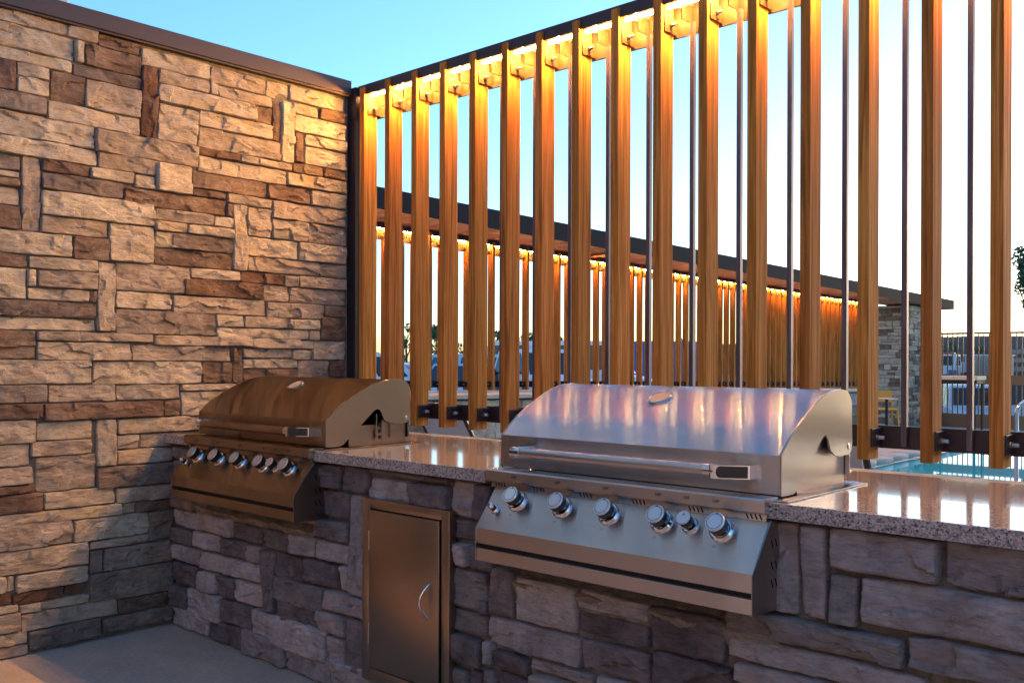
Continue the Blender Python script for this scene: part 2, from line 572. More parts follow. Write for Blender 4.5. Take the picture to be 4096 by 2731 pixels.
# ------------------------------------------------------------------ stone pieces
def _hash(i, j, seed):
    h = (i.astype(np.int64) * 374761393 + j.astype(np.int64) * 668265263 + seed * 1442695041) & 0x7fffffff
    h = ((h ^ (h >> 13)) * 1274126177) & 0x7fffffff
    h = h ^ (h >> 16)
    return (h & 0xffff) / 65535.0
def vn(x, y, seed):
    i, j = np.floor(x), np.floor(y)
    fx, fy = x - i, y - j
    fx, fy = fx * fx * fx * (fx * (fx * 6 - 15) + 10), fy * fy * fy * (fy * (fy * 6 - 15) + 10)
    i, j = i.astype(np.int64), j.astype(np.int64)
    a, b, c, d = _hash(i, j, seed), _hash(i + 1, j, seed), _hash(i, j + 1, seed), _hash(i + 1, j + 1, seed)
    return (a * (1 - fx) + b * fx) * (1 - fy) + (c * (1 - fx) + d * fx) * fy
def fbm(x, y, seed, o=4, g=0.5):
    s, a, t = 0.0, 1.0, 0.0
    for k in range(o):
        s = s + a * vn(x * 2 ** k + 17.3 * k, y * 2 ** k + 9.1 * k, seed + k)
        t += a
        a *= g
    return s / t
def stone_verts(u0, u1, z0, z1, prot, seed, res, rough=1.0, rr=0.0048):
    wd, ht = u1 - u0, z1 - z0
    nu, nv = max(4, int(round(wd / res))), max(4, int(round(ht / res)))
    # extra rows close to the border keep the arris crisp
    def line(n, size):
        t = np.linspace(0, 1, n + 1)
        e_ = [0.0025 / size, 0.0065 / size]
        t = t[(t > e_[1] * 1.3) & (t < 1 - e_[1] * 1.3)]
        return np.concatenate([[0, *e_], t, [1 - e_[1], 1 - e_[0], 1]])
    tu, tv = line(nu, wd), line(nv, ht)
    nu, nv = len(tu) - 1, len(tv) - 1
    U, V = np.meshgrid(tu, tv, indexing='ij')
    up = ht > 1.5 * wd
    u, z = u0 + U * wd, z0 + V * ht
    # ragged outline: pull the border in by a noise
    wob = 0.0032 * rough
    eu = np.minimum(U, 1 - U) * wd
    ev = np.minimum(V, 1 - V) * ht
    inu = (fbm(z * 22, u * 6, seed + 11, 3) - 0.25) * wob * 2
    inv = (fbm(u * 16, z * 6, seed + 23, 3) - 0.25) * wob * 2
    corner = 0.0025 * np.exp(-(eu + ev) / 0.02)
    u = u + np.where(U < 0.5, 1, -1) * (np.maximum(inu, 0) + corner) * np.clip(1 - eu / 0.03, 0, 1)
    z = z + np.where(V < 0.5, 1, -1) * (np.maximum(inv, 0) + corner) * np.clip(1 - ev / 0.03, 0, 1)
    a, b = (z, u) if up else (u, z)
    big = fbm(a * 5 + 3, b * 9, seed + 31, 3) - 0.5
    ter = fbm(a * 6, b * 13 + a * 2, seed + 41, 4, 0.55)
    steps = 4.0
    tt = ter * steps
    fr = tt - np.floor(tt)
    ter = (np.floor(tt) + np.clip((fr - 0.35) / 0.18, 0, 1)) / steps - 0.5
    fine = fbm(a * 26, b * 60, seed + 51, 3) - 0.5
    # split-face facets: tilted planes broken along ragged lines
    g_ = np.random.RandomState(seed % 99991)
    k_ = int(np.clip(wd * ht / 0.0035, 2, 16))
    su, sz = g_.uniform(u0, u1, k_), g_.uniform(z0, z1, k_)
    ju = (fbm(u * 17, z * 17, seed + 61, 3) - 0.5) * 0.05
    jz = (fbm(u * 17 + 40, z * 17, seed + 67, 3) - 0.5) * 0.035
    asp = 0.45 if up else 2.2
    best = np.full(u.shape, 1e9)
    fac = np.zeros(u.shape)
    for i_ in range(k_):
        du, dz_ = (u + ju - su[i_]), (z + jz - sz[i_])
        dd = (du / asp) ** 2 + dz_ ** 2 if not up else du ** 2 * 4 + dz_ ** 2
        pl = g_.uniform(-0.006, 0.006) + np.clip(du * g_.uniform(-0.10, 0.10) + dz_ * g_.uniform(-0.16, 0.16), -0.008, 0.008)
        m_ = dd < best
        best = np.where(m_, dd, best)
        fac = np.where(m_, pl, fac)
    tilt = (V - 0.5) * ht * g_.uniform(-0.07, 0.07) + (U - 0.5) * wd * g_.uniform(-0.03, 0.03)
    h = prot + rough * (0.010 * big + 0.020 * ter + 0.006 * fine + fac) + tilt
    e = np.minimum(eu, ev)
    tt = np.clip(1 - e / rr, 0, 1)
    h = h - rr * (1 - np.sqrt(np.maximum(1 - tt * tt, 0))) * 1.15
    h = np.maximum(h, 0.004)
    vs_ = np.stack([u.ravel(), z.ravel(), h.ravel()], 1)
    idx = np.arange((nu + 1) * (nv + 1)).reshape(nu + 1, nv + 1)
    q = np.stack([idx[:-1, :-1].ravel(), idx[1:, :-1].ravel(), idx[1:, 1:].ravel(), idx[:-1, 1:].ravel()], 1)
    ring = np.concatenate([idx[:, 0], idx[-1, 1:], idx[::-1, -1][1:], idx[0, ::-1][1:-1]])
    n0 = len(vs_)
    back = vs_[ring].copy()
    back[:, 2] = -0.02
    vs_ = np.concatenate([vs_, back])
    m = len(ring)
    k = np.arange(m)
    sk = np.stack([ring[k], n0 + k, n0 + (k + 1) % m, ring[(k + 1) % m]], 1)
    return vs_, q, sk
def stone(parent, rect, plane, cls, prot, seed, res=0.0065, rough=1.0, name='stone', rr=0.0048):
    u0, u1, z0, z1 = rect
    if u1 - u0 < 0.012 or z1 - z0 < 0.012:
        return None
    P, q, sk = stone_verts(u0, u1, z0, z1, prot, seed, res, rough, rr)
    axis, val, sgn = plane
    W = np.zeros((len(P), 3))
    o = 1 - axis
    W[:, o] = P[:, 0]
    W[:, 2] = P[:, 1]
    W[:, axis] = val + sgn * P[:, 2]
    flip = (axis == 1) == (sgn > 0)
    fs_ = np.concatenate([q, sk])
    if flip:
        fs_ = fs_[:, ::-1]
    origin = np.array([0.0, 0.0, z0])
    origin[o] = (u0 + u1) / 2
    origin[axis] = val
    W -= origin
    me = bpy.data.meshes.new(name)
    me.from_pydata(W.tolist(), [], fs_.tolist())
    me.polygons.foreach_set('use_smooth', [True] * len(me.polygons))
    me.set_sharp_from_angle(angle=R(42))
    me.materials.append(ST[cls])
    me.update()
    ob = bpy.data.objects.new(name, me)
    COL.objects.link(ob)
    ob.parent = parent
    ob.location = origin - parent_world(parent)
    return ob
def snap(rects, tol=0.024, joint=0.0022):
    """pull neighbouring stone edges together so that a thin joint remains between them"""
    r = [list(x) for x in rects]
    for (lo, hi, o0, o1) in ((0, 1, 2, 3), (2, 3, 0, 1)):
        for i in range(len(r)):
            best = [j for j in range(len(r)) if j != i and abs(r[j][lo] - r[i][hi]) < tol
                    and min(r[i][o1], r[j][o1]) - max(r[i][o0], r[j][o0]) > 0.35 * min(r[i][o1] - r[i][o0], r[j][o1] - r[j][o0])]
            if best:
                m = (r[i][hi] + sum(r[j][lo] for j in best) / len(best)) / 2
                r[i][hi] = m - joint / 2
                for j in best:
                    r[j][lo] = m + joint / 2
    return r
ZS = 1400 / 2350
def px_rects(data, ox, oy, ax, val):
    res = []
    o = 1 - ax
    for (x0, x1, yt, yb, c) in data:
        xm = (x0 + x1) / 2
        a = onplane(ox + x0 * ZS, oy + yt * ZS, ax, val)[o]
        b = onplane(ox + x1 * ZS, oy + yt * ZS, ax, val)[o]
        zt = onplane(ox + xm * ZS, oy + yt * ZS, ax, val)[2]
        zb = onplane(ox + xm * ZS, oy + yb * ZS, ax, val)[2]
        res.append(([min(a, b), max(a, b), zb, zt], c))
    return res
def fill_rows(u0, u1, z0, z1, seed, classes, hmin=0.06, hmax=0.15, wmin=0.12, wmax=0.42):
    g = random.Random(seed)
    res = []
    z = z0
    while z < z1 - 0.02:
        h = min(g.uniform(hmin, hmax), z1 - z)
        if z1 - (z + h) < hmin * 0.6:
            h = z1 - z
        u = u0
        while u < u1 - 0.02:
            wd = min(g.uniform(wmin, wmax), u1 - u)
            if u1 - (u + wd) < wmin * 0.6:
                wd = u1 - u
            if h > hmin * 1.7 and g.random() < 0.35:
                m = h * g.uniform(0.4, 0.6)
                res.append(([u, u + wd, z, z + m], g.choice(classes)))
                res.append(([u, u + wd, z + m, z + h], g.choice(classes)))
            else:
                res.append(([u, u + wd, z, z + h], g.choice(classes)))
            u += wd
        z += h
    return [([a + .0017, b - .0017, c + .0017, d - .0017], k) for ([a, b, c, d], k) in res]

# ================================================================== SETTING
SL = -0.0152                       # the far side of the pool lies a little lower
def ground_z(y):
    return float(np.interp(y, [1.0, 5.0, 14.0, 20.0], [0.0, -0.09, -0.10, -0.24]))
PX0, PX1, PY0, PY1 = -0.70, 9.0, 8.3, 16.0     # pool
m = MB()
ys = [-18, 0.2]
for a, b in zip(ys[:-1], ys[1:]):
    m.add([(-14, a, 0), (16, a, 0), (16, b, 0), (-14, b, 0)], [(0, 1, 2, 3)])
struct(m.obj('patio', concrete, fix=False))
m = MB()
def sheet(m, x0, x1, yl, dz=0.0):
    for a, b in zip(yl[:-1], yl[1:]):
        m.add([(x0, a, ground_z(a) + dz), (x1, a, ground_z(a) + dz), (x1, b, ground_z(b) + dz), (x0, b, ground_z(b) + dz)], [(0, 1, 2, 3)])
sheet(m, -8, PX0 - 0.3, [0.2, 1, 5, 8.3, 14, 20])
sheet(m, PX0 - 0.3, 16, [0.2, 1, 5, PY0 - 0.3])
sheet(m, PX0 - 0.3, 16, [PY1 + 0.3, 17, 18, 20])
struct(m.obj('pool_deck', deck_conc, fix=False))
m = MB()
gxs, gys = [-700, -26, -20, 40, 46, 700], [-700, 22, 29, 50, 62, 900]
gv = [(x, y, -1.4 if (-20 <= x <= 40 and 29 <= y <= 50) else -0.26) for y in gys for x in gxs]
m.add(gv, [(j * 6 + i, j * 6 + i + 1, (j + 1) * 6 + i + 1, (j + 1) * 6 + i) for j in range(5) for i in range(5)])
struct(m.obj('ground', dirt, fix=False))
m = MB()
m.add([(PX0, PY0, -0.165), (PX1, PY0, -0.165), (PX1, PY1, -0.165), (PX0, PY1, -0.165)], [(0, 1, 2, 3)])
struct(m.obj('pool_water', water_mat, fix=False))
m = MB()
for a, b in (((PX0 - 0.02, PY0, -0.5), (PX0, PY1, -0.125)), ((PX0, PY1, -0.5), (PX1, PY1 + 0.02, -0.13)), ((PX0, PY0 - .02, -0.5), (PX1, PY0, -0.13))):
    m.box(a, b)
tw = m.obj('pool_wall', tile_mat)
struct(tw)
cz = -0.072
cop = MB()
cope_root = thing('pool_coping', (PX0, PY0, -0.13), 'rounded pale stone coping round the turquoise pool', 'coping')
L = 0.6
y = PY0
while y < PY1 - 0.01:
    MB().box((PX0 - 0.31, y + .003, -0.15), (PX0 + 0.03, min(y + L, PY1) - .003, cz), 0.018).obj('coping_block', coping_mat, cope_root, 40)
    y += L
for yy in (PY0 - 0.31, PY1 - 0.03):
    x = PX0 + 0.04
    while x < PX1:
        MB().box((x + .003, yy, -0.15), (x + L - .003, yy + 0.34, cz), 0.018).obj('coping_block', coping_mat, cope_root, 40)
        x += L
tag(cope_root, None, None)

# ------------------------------------------------------------------ stone wall on the left
wall = thing('stone_wall', (0, -1.5, 0), 'tall tan and brown ledgestone wall under a dark metal cap', 'wall')
MB().box((-0.30, -3.2, 0), (0.014, 0.10, 2.76)).obj('mortar_core', mortar, wall)
WA = [(-30,670,128,212,'t'),(-30,500,198,348,'t'),(510,565,272,428,'t'),(650,938,262,335,'b'),(572,955,345,474,'b'),(-30,485,357,433,'t'),
(490,955,476,548,'g'),(-30,110,385,602,'b'),(118,345,437,523,'t'),(113,328,530,643,'t'),(340,575,500,694,'b'),(575,950,572,760,'t'),
(950,1060,437,922,'B'),(-30,315,622,752,'g'),(315,940,735,842,'t'),(-30,640,782,948,'t'),(-30,655,955,1063,'t'),(640,1328,930,1062,'t'),
(950,1415,375,490,'t'),(1065,1405,508,600,'t'),(1065,1715,632,765,'t'),(1415,1790,492,603,'t'),(1410,1465,545,642,'t'),(1470,1830,618,694,'t'),
(1790,1935,555,672,'t'),(1718,1822,718,832,'b'),(1062,1330,715,965,'t'),(1338,1830,788,897,'t'),(1338,1885,903,1030,'t'),(1828,1888,682,948,'b'),
(1888,1978,685,1100,'t'),(1328,1615,1010,1062,'B'),(1615,1970,1072,1122,'t'),(1330,1925,1095,1192,'t'),(1948,2330,615,718,'t'),(1985,2145,703,776,'t'),
(2145,2330,737,822,'b'),(1980,2330,808,915,'t'),(1982,2045,890,1088,'b'),(2048,2330,930,1000,'t'),(2048,2330,1010,1122,'t'),(1962,2170,1110,1178,'b'),
(2170,2330,1148,1208,'b'),(1928,2330,1186,1266,'t'),(1290,1795,1196,1290,'b'),(1285,1515,1282,1345,'b'),(1800,2085,1262,1350,'b'),(2085,2200,1282,1382,'t'),
(2200,2330,1302,1402,'t'),(660,1090,1055,1146,'t'),(1050,1290,1115,1292,'t'),(-30,140,1032,1140,'g'),(-30,138,1142,1190,'t'),(-30,138,1192,1250,'b'),
(-30,135,1252,1375,'t'),(-30,145,1378,1532,'b'),(145,275,1050,1550,'t'),(283,602,1098,1165,'b'),(605,900,1146,1226,'t'),(903,1043,1182,1256,'t'),
(283,830,1192,1302,'g'),(835,1515,1300,1402,'b'),(275,1043,1322,1475,'t'),(1523,1823,1322,1386,'t'),(1520,1570,1362,1460,'g'),(1040,1430,1425,1490,'t'),
(1432,1572,1456,1535,'t'),(1575,1665,1372,1821,'t'),(1670,1825,1402,1592,'t'),(1828,2330,1385,1492,'t'),(270,728,1470,1592,'t'),(732,1040,1512,1762,'t'),
(1042,1255,1492,1560,'t'),(1258,1568,1518,1580,'t'),(1823,2068,1485,1615,'t'),(2070,2330,1518,1640,'t')]
WB = [(-30,490,45,202,'t'),(490,733,86,238,'b'),(1040,1210,42,150,'t'),(1155,1568,78,186,'g'),(1030,1553,172,280,'b'),(1655,2003,96,218,'t'),
(1645,2145,226,326,'t'),(1998,2330,136,258,'t'),(2145,2330,266,350,'t'),(-30,187,192,280,'b'),(193,665,215,306,'t'),(660,773,256,712,'t'),
(778,1280,268,450,'t'),(1285,1612,298,370,'t'),(1612,1902,325,396,'B'),(1905,2003,343,416,'g'),(2003,2330,352,440,'t'),(1235,1765,374,486,'B'),
(1770,1940,405,512,'t'),(1942,2330,430,537,'t'),(-30,180,286,495,'t'),(182,245,296,420,'t'),(248,655,308,428,'t'),(178,600,428,512,'t'),
(600,655,436,520,'g'),(778,1155,452,562,'t'),(1155,1785,486,595,'t'),(1788,2175,524,630,'t'),(2178,2330,548,618,'b'),(-30,645,510,618,'g'),
(-30,648,624,702,'t'),(775,1450,576,730,'g'),(1452,1637,610,686,'t'),(1640,1925,614,692,'t'),(1925,1963,636,696,'t'),(1965,2150,634,704,'t'),
(2150,2330,622,776,'b'),(1455,2065,694,762,'t'),(2065,2145,710,770,'t'),(-30,240,704,900,'b'),(248,1030,720,784,'t'),(1033,1690,746,808,'t'),
(1692,2015,766,826,'t'),(2020,2100,778,834,'t'),(2103,2330,780,904,'t'),(243,880,786,898,'t'),(885,1550,808,916,'t'),(1560,1632,822,1052,'b'),
(1628,1963,828,894,'t'),(1965,2097,836,904,'t'),(-30,620,906,1066,'t'),(625,1358,916,1066,'t'),(1360,1562,922,1062,'b'),(1633,2005,898,962,'t'),
(2008,2210,910,1024,'t'),(2213,2330,910,1024,'b'),(1635,1785,966,1045,'b'),(1787,2000,968,1045,'b'),(2008,2330,1026,1140,'t'),(1600,2000,1048,1140,'t'),
(-30,318,1074,1196,'g'),(325,778,1068,1190,'t'),(782,1210,1070,1168,'t'),(1215,1590,1070,1110,'t'),(1215,1590,1114,1265,'t'),(1600,2330,1144,1260,'t'),
(-30,285,1200,1304,'b'),(295,1095,1188,1312,'b'),(1098,1210,1170,1278,'b'),(785,1345,1286,1390,'t'),(1350,1900,1266,1386,'t'),(1905,2330,1264,1400,'t'),
(-30,242,1310,1468,'t'),(245,622,1314,1440,'t'),(625,780,1300,1616,'t'),(785,940,1402,1496,'t'),(942,1345,1392,1486,'t'),(1350,1700,1392,1490,'g'),
(205,620,1446,1538,'t'),(-30,200,1474,1614,'t'),(785,1150,1502,1592,'t')]
WC = [(208,655,48,268,'t'),(-30,240,126,240,'t'),(655,1165,105,238,'g'),(-30,250,244,296,'b'),(-30,290,302,420,'b'),(295,772,272,386,'t'),
(778,1165,246,340,'t'),(820,910,360,430,'t'),(912,1165,346,406,'b'),(-30,815,405,476,'t'),(-30,487,494,656,'t'),(490,1020,448,594,'t'),
(990,1165,412,596,'g'),(590,985,592,644,'t'),(-30,590,660,806,'t'),(593,688,676,830,'g'),(690,1165,636,780,'g'),(105,592,816,920,'t'),
(-30,42,846,964,'t'),(44,105,846,956,'t'),(603,1165,792,980,'g'),(85,425,942,1010,'B'),(430,605,906,976,'B'),(-30,83,968,1056,'B'),
(132,602,1010,1060,'t'),(145,790,1058,1162,'t'),(795,1165,978,1070,'b'),(685,1165,1088,1184,'g'),(-30,128,1042,1100,'t'),(-30,135,1104,1230,'t'),
(190,680,1176,1296,'g'),(-30,182,1226,1316,'t'),(-30,185,1320,1400,'t')]
rects = px_rects(WA, 0, 0, 0, 0.03) + px_rects(WB, 0, 900, 0, 0.03) + px_rects(WC, 0, 1797, 0, 0.03)
rr_ = snap([r for r, c in rects])
for i, ((u0, u1, z0, z1), (_, c)) in enumerate(zip(rr_, rects)):
    z0, z1 = max(z0, 0.004), min(z1, 2.752)
    u1 = min(u1, -0.026)
    stone(wall, (u0, u1, z0, z1), (0, 0.0, 1), c, rnd.uniform(0.026, 0.046), 100 + i * 7)
uleft = float(np.median([r[0] for r in rr_ if r[0] < -1.78]))
for i, (r, c) in enumerate(fill_rows(-3.2, uleft - 0.004, 0.004, 2.75, 5, 'tttttbgB', wmin=.2, wmax=.55)):
    stone(wall, r, (0, 0.0, 1), c, rnd.uniform(0.026, 0.046), 3000 + i * 7, 0.02)
cap = MB().box((-0.33, -3.25, 2.751), (0.062, -0.012, 2.828), 0.003).obj('cap', bronze, wall)
MB().box((-0.32, -3.25, 2.742), (0.052, -0.016, 2.7505)).obj('drip_edge', bronze, cap)

# ------------------------------------------------------------------ slat fence
SP, X0S, NS = 0.21655, 0.118, 20
SW, SD = 0.040, 0.092
WEB = 0.115
def build_fence(root, M, n, ledm, x_end, bars=True, small=False, flip=False):
    """fence running along local +x with its front towards local -y; M maps local verts to world"""
    def put(mb, name, m_, par=None, smooth=None):
        mb.v = [tuple(M(p)) for p in mb.v]
        return mb.obj(name, m_, par or root, smooth)
    put(MB().box((0.088, 0.012, 2.742), (x_end, 0.020, 2.797)), 'front_flange', bronze)
    put(MB().box((0.088, 0.0205, 2.788), (x_end, WEB - .0005, 2.797)), 'top_flange', bronze)
    put(MB().box((0.088, WEB, 2.628), (x_end, WEB + 0.010, 2.797)), 'beam_web', plate_steel)
    put(MB().box((0.088, WEB, 0.957), (x_end, WEB + 0.010, 1.038)), 'bottom_rail', bronze)
    for i in range(n):
        x = X0S + SP * i
        sl = put(MB().box((x, 0.0, 0.924 + 0.002 * math.sin(i * 2.3)), (x + SW, SD, 2.783), 0.0015), 'slat', cedar)
        xs = x + SW
        xs2 = xs + 0.0055
        if flip:
            xs, xs2 = x - 0.0055, x
        xd = 1 if not flip else -1
        xo = xs2 if not flip else xs
        for zc, pm, nm in ((0.998, bronze, 'bracket'), (2.668, plate_steel, 'bracket')):
            b = put(MB().box((xs, 0.020, zc - 0.033), (xs2, WEB - 0.001, zc + 0.033), 0.001), nm, pm)
            bo = MB().lathe((xo, 0.064, zc), (xd, 0, 0), [(0, 0.0105), (0.009, 0.0105)], 6).lathe((xo, 0.064, zc), (xd, 0, 0), [(0.009, 0.006), (0.027, 0.006), (0.0275, 0.005)], 8 if small else 14)
            if not small:
                for k in range(5):
                    bo.lathe((xo, 0.064, zc), (xd, 0, 0), [(0.0115 + k * .003, 0.0060), (0.0125 + k * .003, 0.0068), (0.0135 + k * .003, 0.0060)], 14)
            put(bo, 'bolt', zinc, b, 30)
        if bars:
            xb = x + SW + (SP - SW) / 2
            if xb < x_end - 0.03:
                br = put(MB().box((xb - 0.0095, WEB - 0.021, 0.968), (xb + 0.0095, WEB - 0.001, 2.672), 0.001), 'steel_bar', barsteel)
                tb = MB().box((xb - 0.016, 0.035, 2.672), (xb - 0.0105, WEB - 0.001, 2.742))
                tb.lathe((xb - 0.0105, 0.068, 2.712), (1, 0, 0), [(0, 0.009), (0.0012, 0.009), (0.0012, 0.006), (0.0002, 0.006)], 16)
                put(tb, 'upper_tab', plate_steel)
    return root
fence = thing('slat_fence', (0, 0, 0.92), 'cedar slat screen hung from a dark steel beam above the grills', 'fence')
build_fence(fence, lambda p: p, NS, led_mat, X0S + SP * NS + 0.05)
# corner post: front flange and return
MB().box((-0.026, -0.004, 0.0), (0.088, 0.006, 2.792), 0.001).obj('corner_post', bronze, fence)
MB().box((0.078, 0.0065, 0.0), (0.088, WEB + .01, 2.792), 0.001).obj('post_return', bronze, fence)
MB().box((X0S + SP * NS + 0.052, -0.004, 0.0), (X0S + SP * NS + 0.15, WEB + .01, 2.80), 0.001).obj('end_post', bronze, fence)
XE = X0S + SP * NS + 0.04
led = thing('led_light_strip', (XE / 2, 0.05, 2.74), 'glowing warm light strip under the beam of the near slat screen', 'light strip')
MB().box((0.09, 0.040, 2.748), (XE, 0.066, 2.786)).obj('mounting_channel', bronze, led)
MB().box((0.09, 0.043, 2.736), (XE, 0.062, 2.7475)).obj('diffuser', led_glow, led)
x = X0S + SW + 0.062
first = None
while x < XE - 0.01:
    if first is None:
        first = MB().box((x - .006, 0.0465, 2.7300), (x + .006, 0.0585, 2.7358)).obj('diode', led_mat, led)
        base_x = first.location.x - x
    else:
        c = first.copy()
        COL.objects.link(c)
        c.location.x = base_x + x
    x += SP / 2

# ------------------------------------------------------------------ stone counter
CT = 0.914
island = thing('stone_counter', (2.3, -0.65, 0), 'outdoor kitchen counter of grey stone with a speckled granite top', 'counter')
XL, XR = 0.042, 5.2
YB = -1.075                      # face of the mortar the stones are set on (stones stand proud of it)
YB = -1.040
gx = [(0.262, 1.172), (2.172, 3.153)]      # grill openings in the slab
TZ = CT - 0.040
# slab outline with the two front notches, front edge y=-1.105, back edge y=-0.284
yn = -0.60
outl = [(XL, -1.105), (gx[0][0], -1.105), (gx[0][0], yn), (gx[0][1], yn), (gx[0][1], -1.105), (gx[1][0], -1.105), (gx[1][0], yn), (gx[1][1], yn), (gx[1][1], -1.105), (XR, -1.105), (XR, -0.284), (XL, -0.284)]
bm = bmesh.new()
f = bm.faces.new([bm.verts.new((x, y_, TZ)) for x, y_ in outl])
ex = bmesh.ops.extrude_face_region(bm, geom=[f])
for v in ex['geom']:
    if isinstance(v, bmesh.types.BMVert):
        v.co.z = CT
bmesh.ops.bevel(bm, geom=[e for e in bm.edges if abs(e.verts[0].co.z - e.verts[1].co.z) < 1e-6 and e.verts[0].co.z > CT - .01], offset=0.003, segments=2, affect='EDGES', profile=0.5)
bmesh.ops.triangulate(bm, faces=[f_ for f_ in bm.faces if len(f_.verts) > 4])
MB().bm(bm).obj('countertop', granite, island)
lx = [XL, 1.4, 3.42, XR]
for a, b in zip(lx[:-1], lx[1:]):
    MB().box((a + .001, -0.2815, TZ + 0.002), (b - .001, -0.19, CT - 0.002), 0.004).obj('rear_ledge', coping_mat, island, 40)
core = MB()
core.box((0.042, YB, 0), (gx[0][0], -0.20, TZ - .001)).box((gx[0][0], -0.62, 0), (gx[0][1], -0.20, TZ - .001)).box((gx[0][0], YB, 0), (gx[0][1], -0.62, 0.60))
core.box((gx[0][1], YB, 0), (gx[1][0], -0.20, TZ - .001)).box((gx[1][0], -0.62, 0), (gx[1][1], -0.20, TZ - .001)).box((gx[1][0], YB, 0), (gx[1][1], -0.62, 0.585))
core.box((gx[1][1], YB, 0), (XR - .03, -0.20, TZ - .001))
core.obj('mortar_core', mortar, island)
def ledge(x0, x1, zf, seed):
    m = MB()
    n = 60
    top, front, bot = [], [], []
    for i in range(n + 1):
        x = x0 + (x1 - x0) * i / n
        nz = fbm(np.array([x * 14.0]), np.array([0.3]), seed)[0] - 0.5
        nf = fbm(np.array([x * 9.0]), np.array([7.3]), seed)[0] - 0.5
        top.append((x, YB + 0.02, zf + 0.035 + nz * 0.012))
        front.append((x, YB - 0.030 + nf * 0.02, zf + nz * 0.03))
        bot.append((x, YB - 0.012, zf - 0.05))
    k = n + 1
    m.add(top + front + bot, [(i, i + 1, k + i + 1, k + i) for i in range(n)] + [(k + i, k + i + 1, 2 * k + i + 1, 2 * k + i) for i in range(n)])
    return m.obj('mortar_ledge', ledge_mat, island, 50, fix=False)
ledge(gx[0][0] + 0.005, gx[0][1] + 0.02, 0.585, 5)
ledge(gx[1][0] + 0.01, gx[1][1] + 0.02, 0.565, 9)
KC = [(1105,1275,-22,65,'d'),(1135,1235,72,172,'s'),(1138,1235,176,286,'s'),(1150,1300,328,404,'b'),(1138,1330,406,538,'p'),(1332,1556,440,588,'p'),(1548,1760,500,630,'d'),
(1757,1950,545,690,'s'),(1952,2112,574,725,'p'),(1138,1282,520,642,'d'),(1282,1465,546,690,'p'),(1467,1652,605,745,'d'),(1653,1755,645,768,'p'),
(1138,1345,642,770,'p'),(1340,1603,695,858,'p'),(1605,1750,760,904,'p'),(1752,1830,672,1108,'d'),(1832,2026,706,884,'d'),(2028,2255,735,938,'d'),
(2110,2330,616,774,'p'),(2258,2330,786,964,'p'),(1138,1326,762,930,'d'),(1322,1446,806,968,'p'),(1446,1562,850,1008,'d'),(1562,1740,880,1060,'p'),
(1828,2166,866,1052,'s'),(2170,2450,966,1130,'p'),(1142,1246,895,1068,'d'),(1248,1462,946,1138,'p'),(1455,1680,1020,1204,'d'),(1822,2114,1002,1184,'s'),
(2118,2310,1086,1254,'p'),(1138,1382,1062,1240,'p'),(1386,1620,1156,1330,'d'),(1682,1932,1085,1302,'p'),(1624,1905,1245,1440,'p'),(1912,2180,1176,1390,'p'),
(2180,2310,1258,1446,'p'),(1908,2220,1352,1550,'p'),(2224,2592,1460,1640,'p'),(2310,2442,1136,1496,'d'),(2122,2276,100,268,'d'),(2280,2462,116,298,'d'),
(2140,2345,272,470,'d'),(2104,2330,468,616,'d')]
KF = [(150,290,302,1000,'p'),(266,550,186,358,'p'),(553,832,222,394,'d'),(286,670,146,214,'g'),(676,826,182,240,'g'),(830,980,212,470,'p'),(983,1108,232,475,'d'),
(845,1140,478,630,'d'),(836,956,634,795,'p'),(958,1120,646,824,'s'),(824,1086,800,1085,'s'),(1090,1276,802,1138,'d'),(1034,1086,1008,1118,'d'),(806,1072,1078,1264,'s'),
(1074,1130,1132,1246,'s'),(1250,1676,884,1222,'p'),(1680,2186,988,1136,'p'),(1690,2150,1110,1310,'d'),(1100,1712,1178,1428,'p'),(1716,1780,1258,1312,'p'),
(1704,2170,1312,1545,'d'),(2175,2676,1096,1396,'d'),(2175,2726,1402,1650,'d'),(804,1030,1228,1468,'d'),(1034,1106,1288,1460,'p'),(1112,1346,1352,1508,'d'),
(1350,1790,1442,1556,'p'),(806,948,1474,1640,'s'),(952,1048,1472,1620,'d'),(1052,1130,1472,1620,'s'),(1134,1360,1514,1640,'d'),(1366,1800,1560,1690,'p'),(1804,2170,1560,1690,'p')]
KR = [(658,832,486,1100,'p'),(836,1026,508,1112,'p'),(1044,1786,562,884,'p'),(1796,2700,650,985,'p'),(1026,1240,832,1166,'s'),(1244,2700,960,1310,'p'),(690,1020,1116,1166,'p'),
(360,1540,1172,1366,'s'),(330,1690,1372,1560,'p'),(1560,2900,1370,1610,'p'),(390,1690,1566,1720,'p')]
XOFF = 1300 / ZS
rects = px_rects(KC, 0, 1797, 1, -1.073) + px_rects(KF, 1300, 1797, 1, -1.073) + px_rects(KR, 2696, 1797, 1, -1.073)
rr_ = snap([r for r, c in rects], 0.02, 0.0065)
kept = []
for i, ((u0, u1, z0, z1), (_, c)) in enumerate(zip(rr_, rects)):
    u0 = max(u0, 0.052)
    z0, z1 = max(z0, 0.004), min(z1, TZ - 0.004)
    kept.append((u0, u1, z0, z1))
    stone(island, (u0, u1, z0, z1), (1, YB, -1), c, rnd.uniform(0.022, 0.045), 900 + i * 7, rough=1.0, rr=0.010)
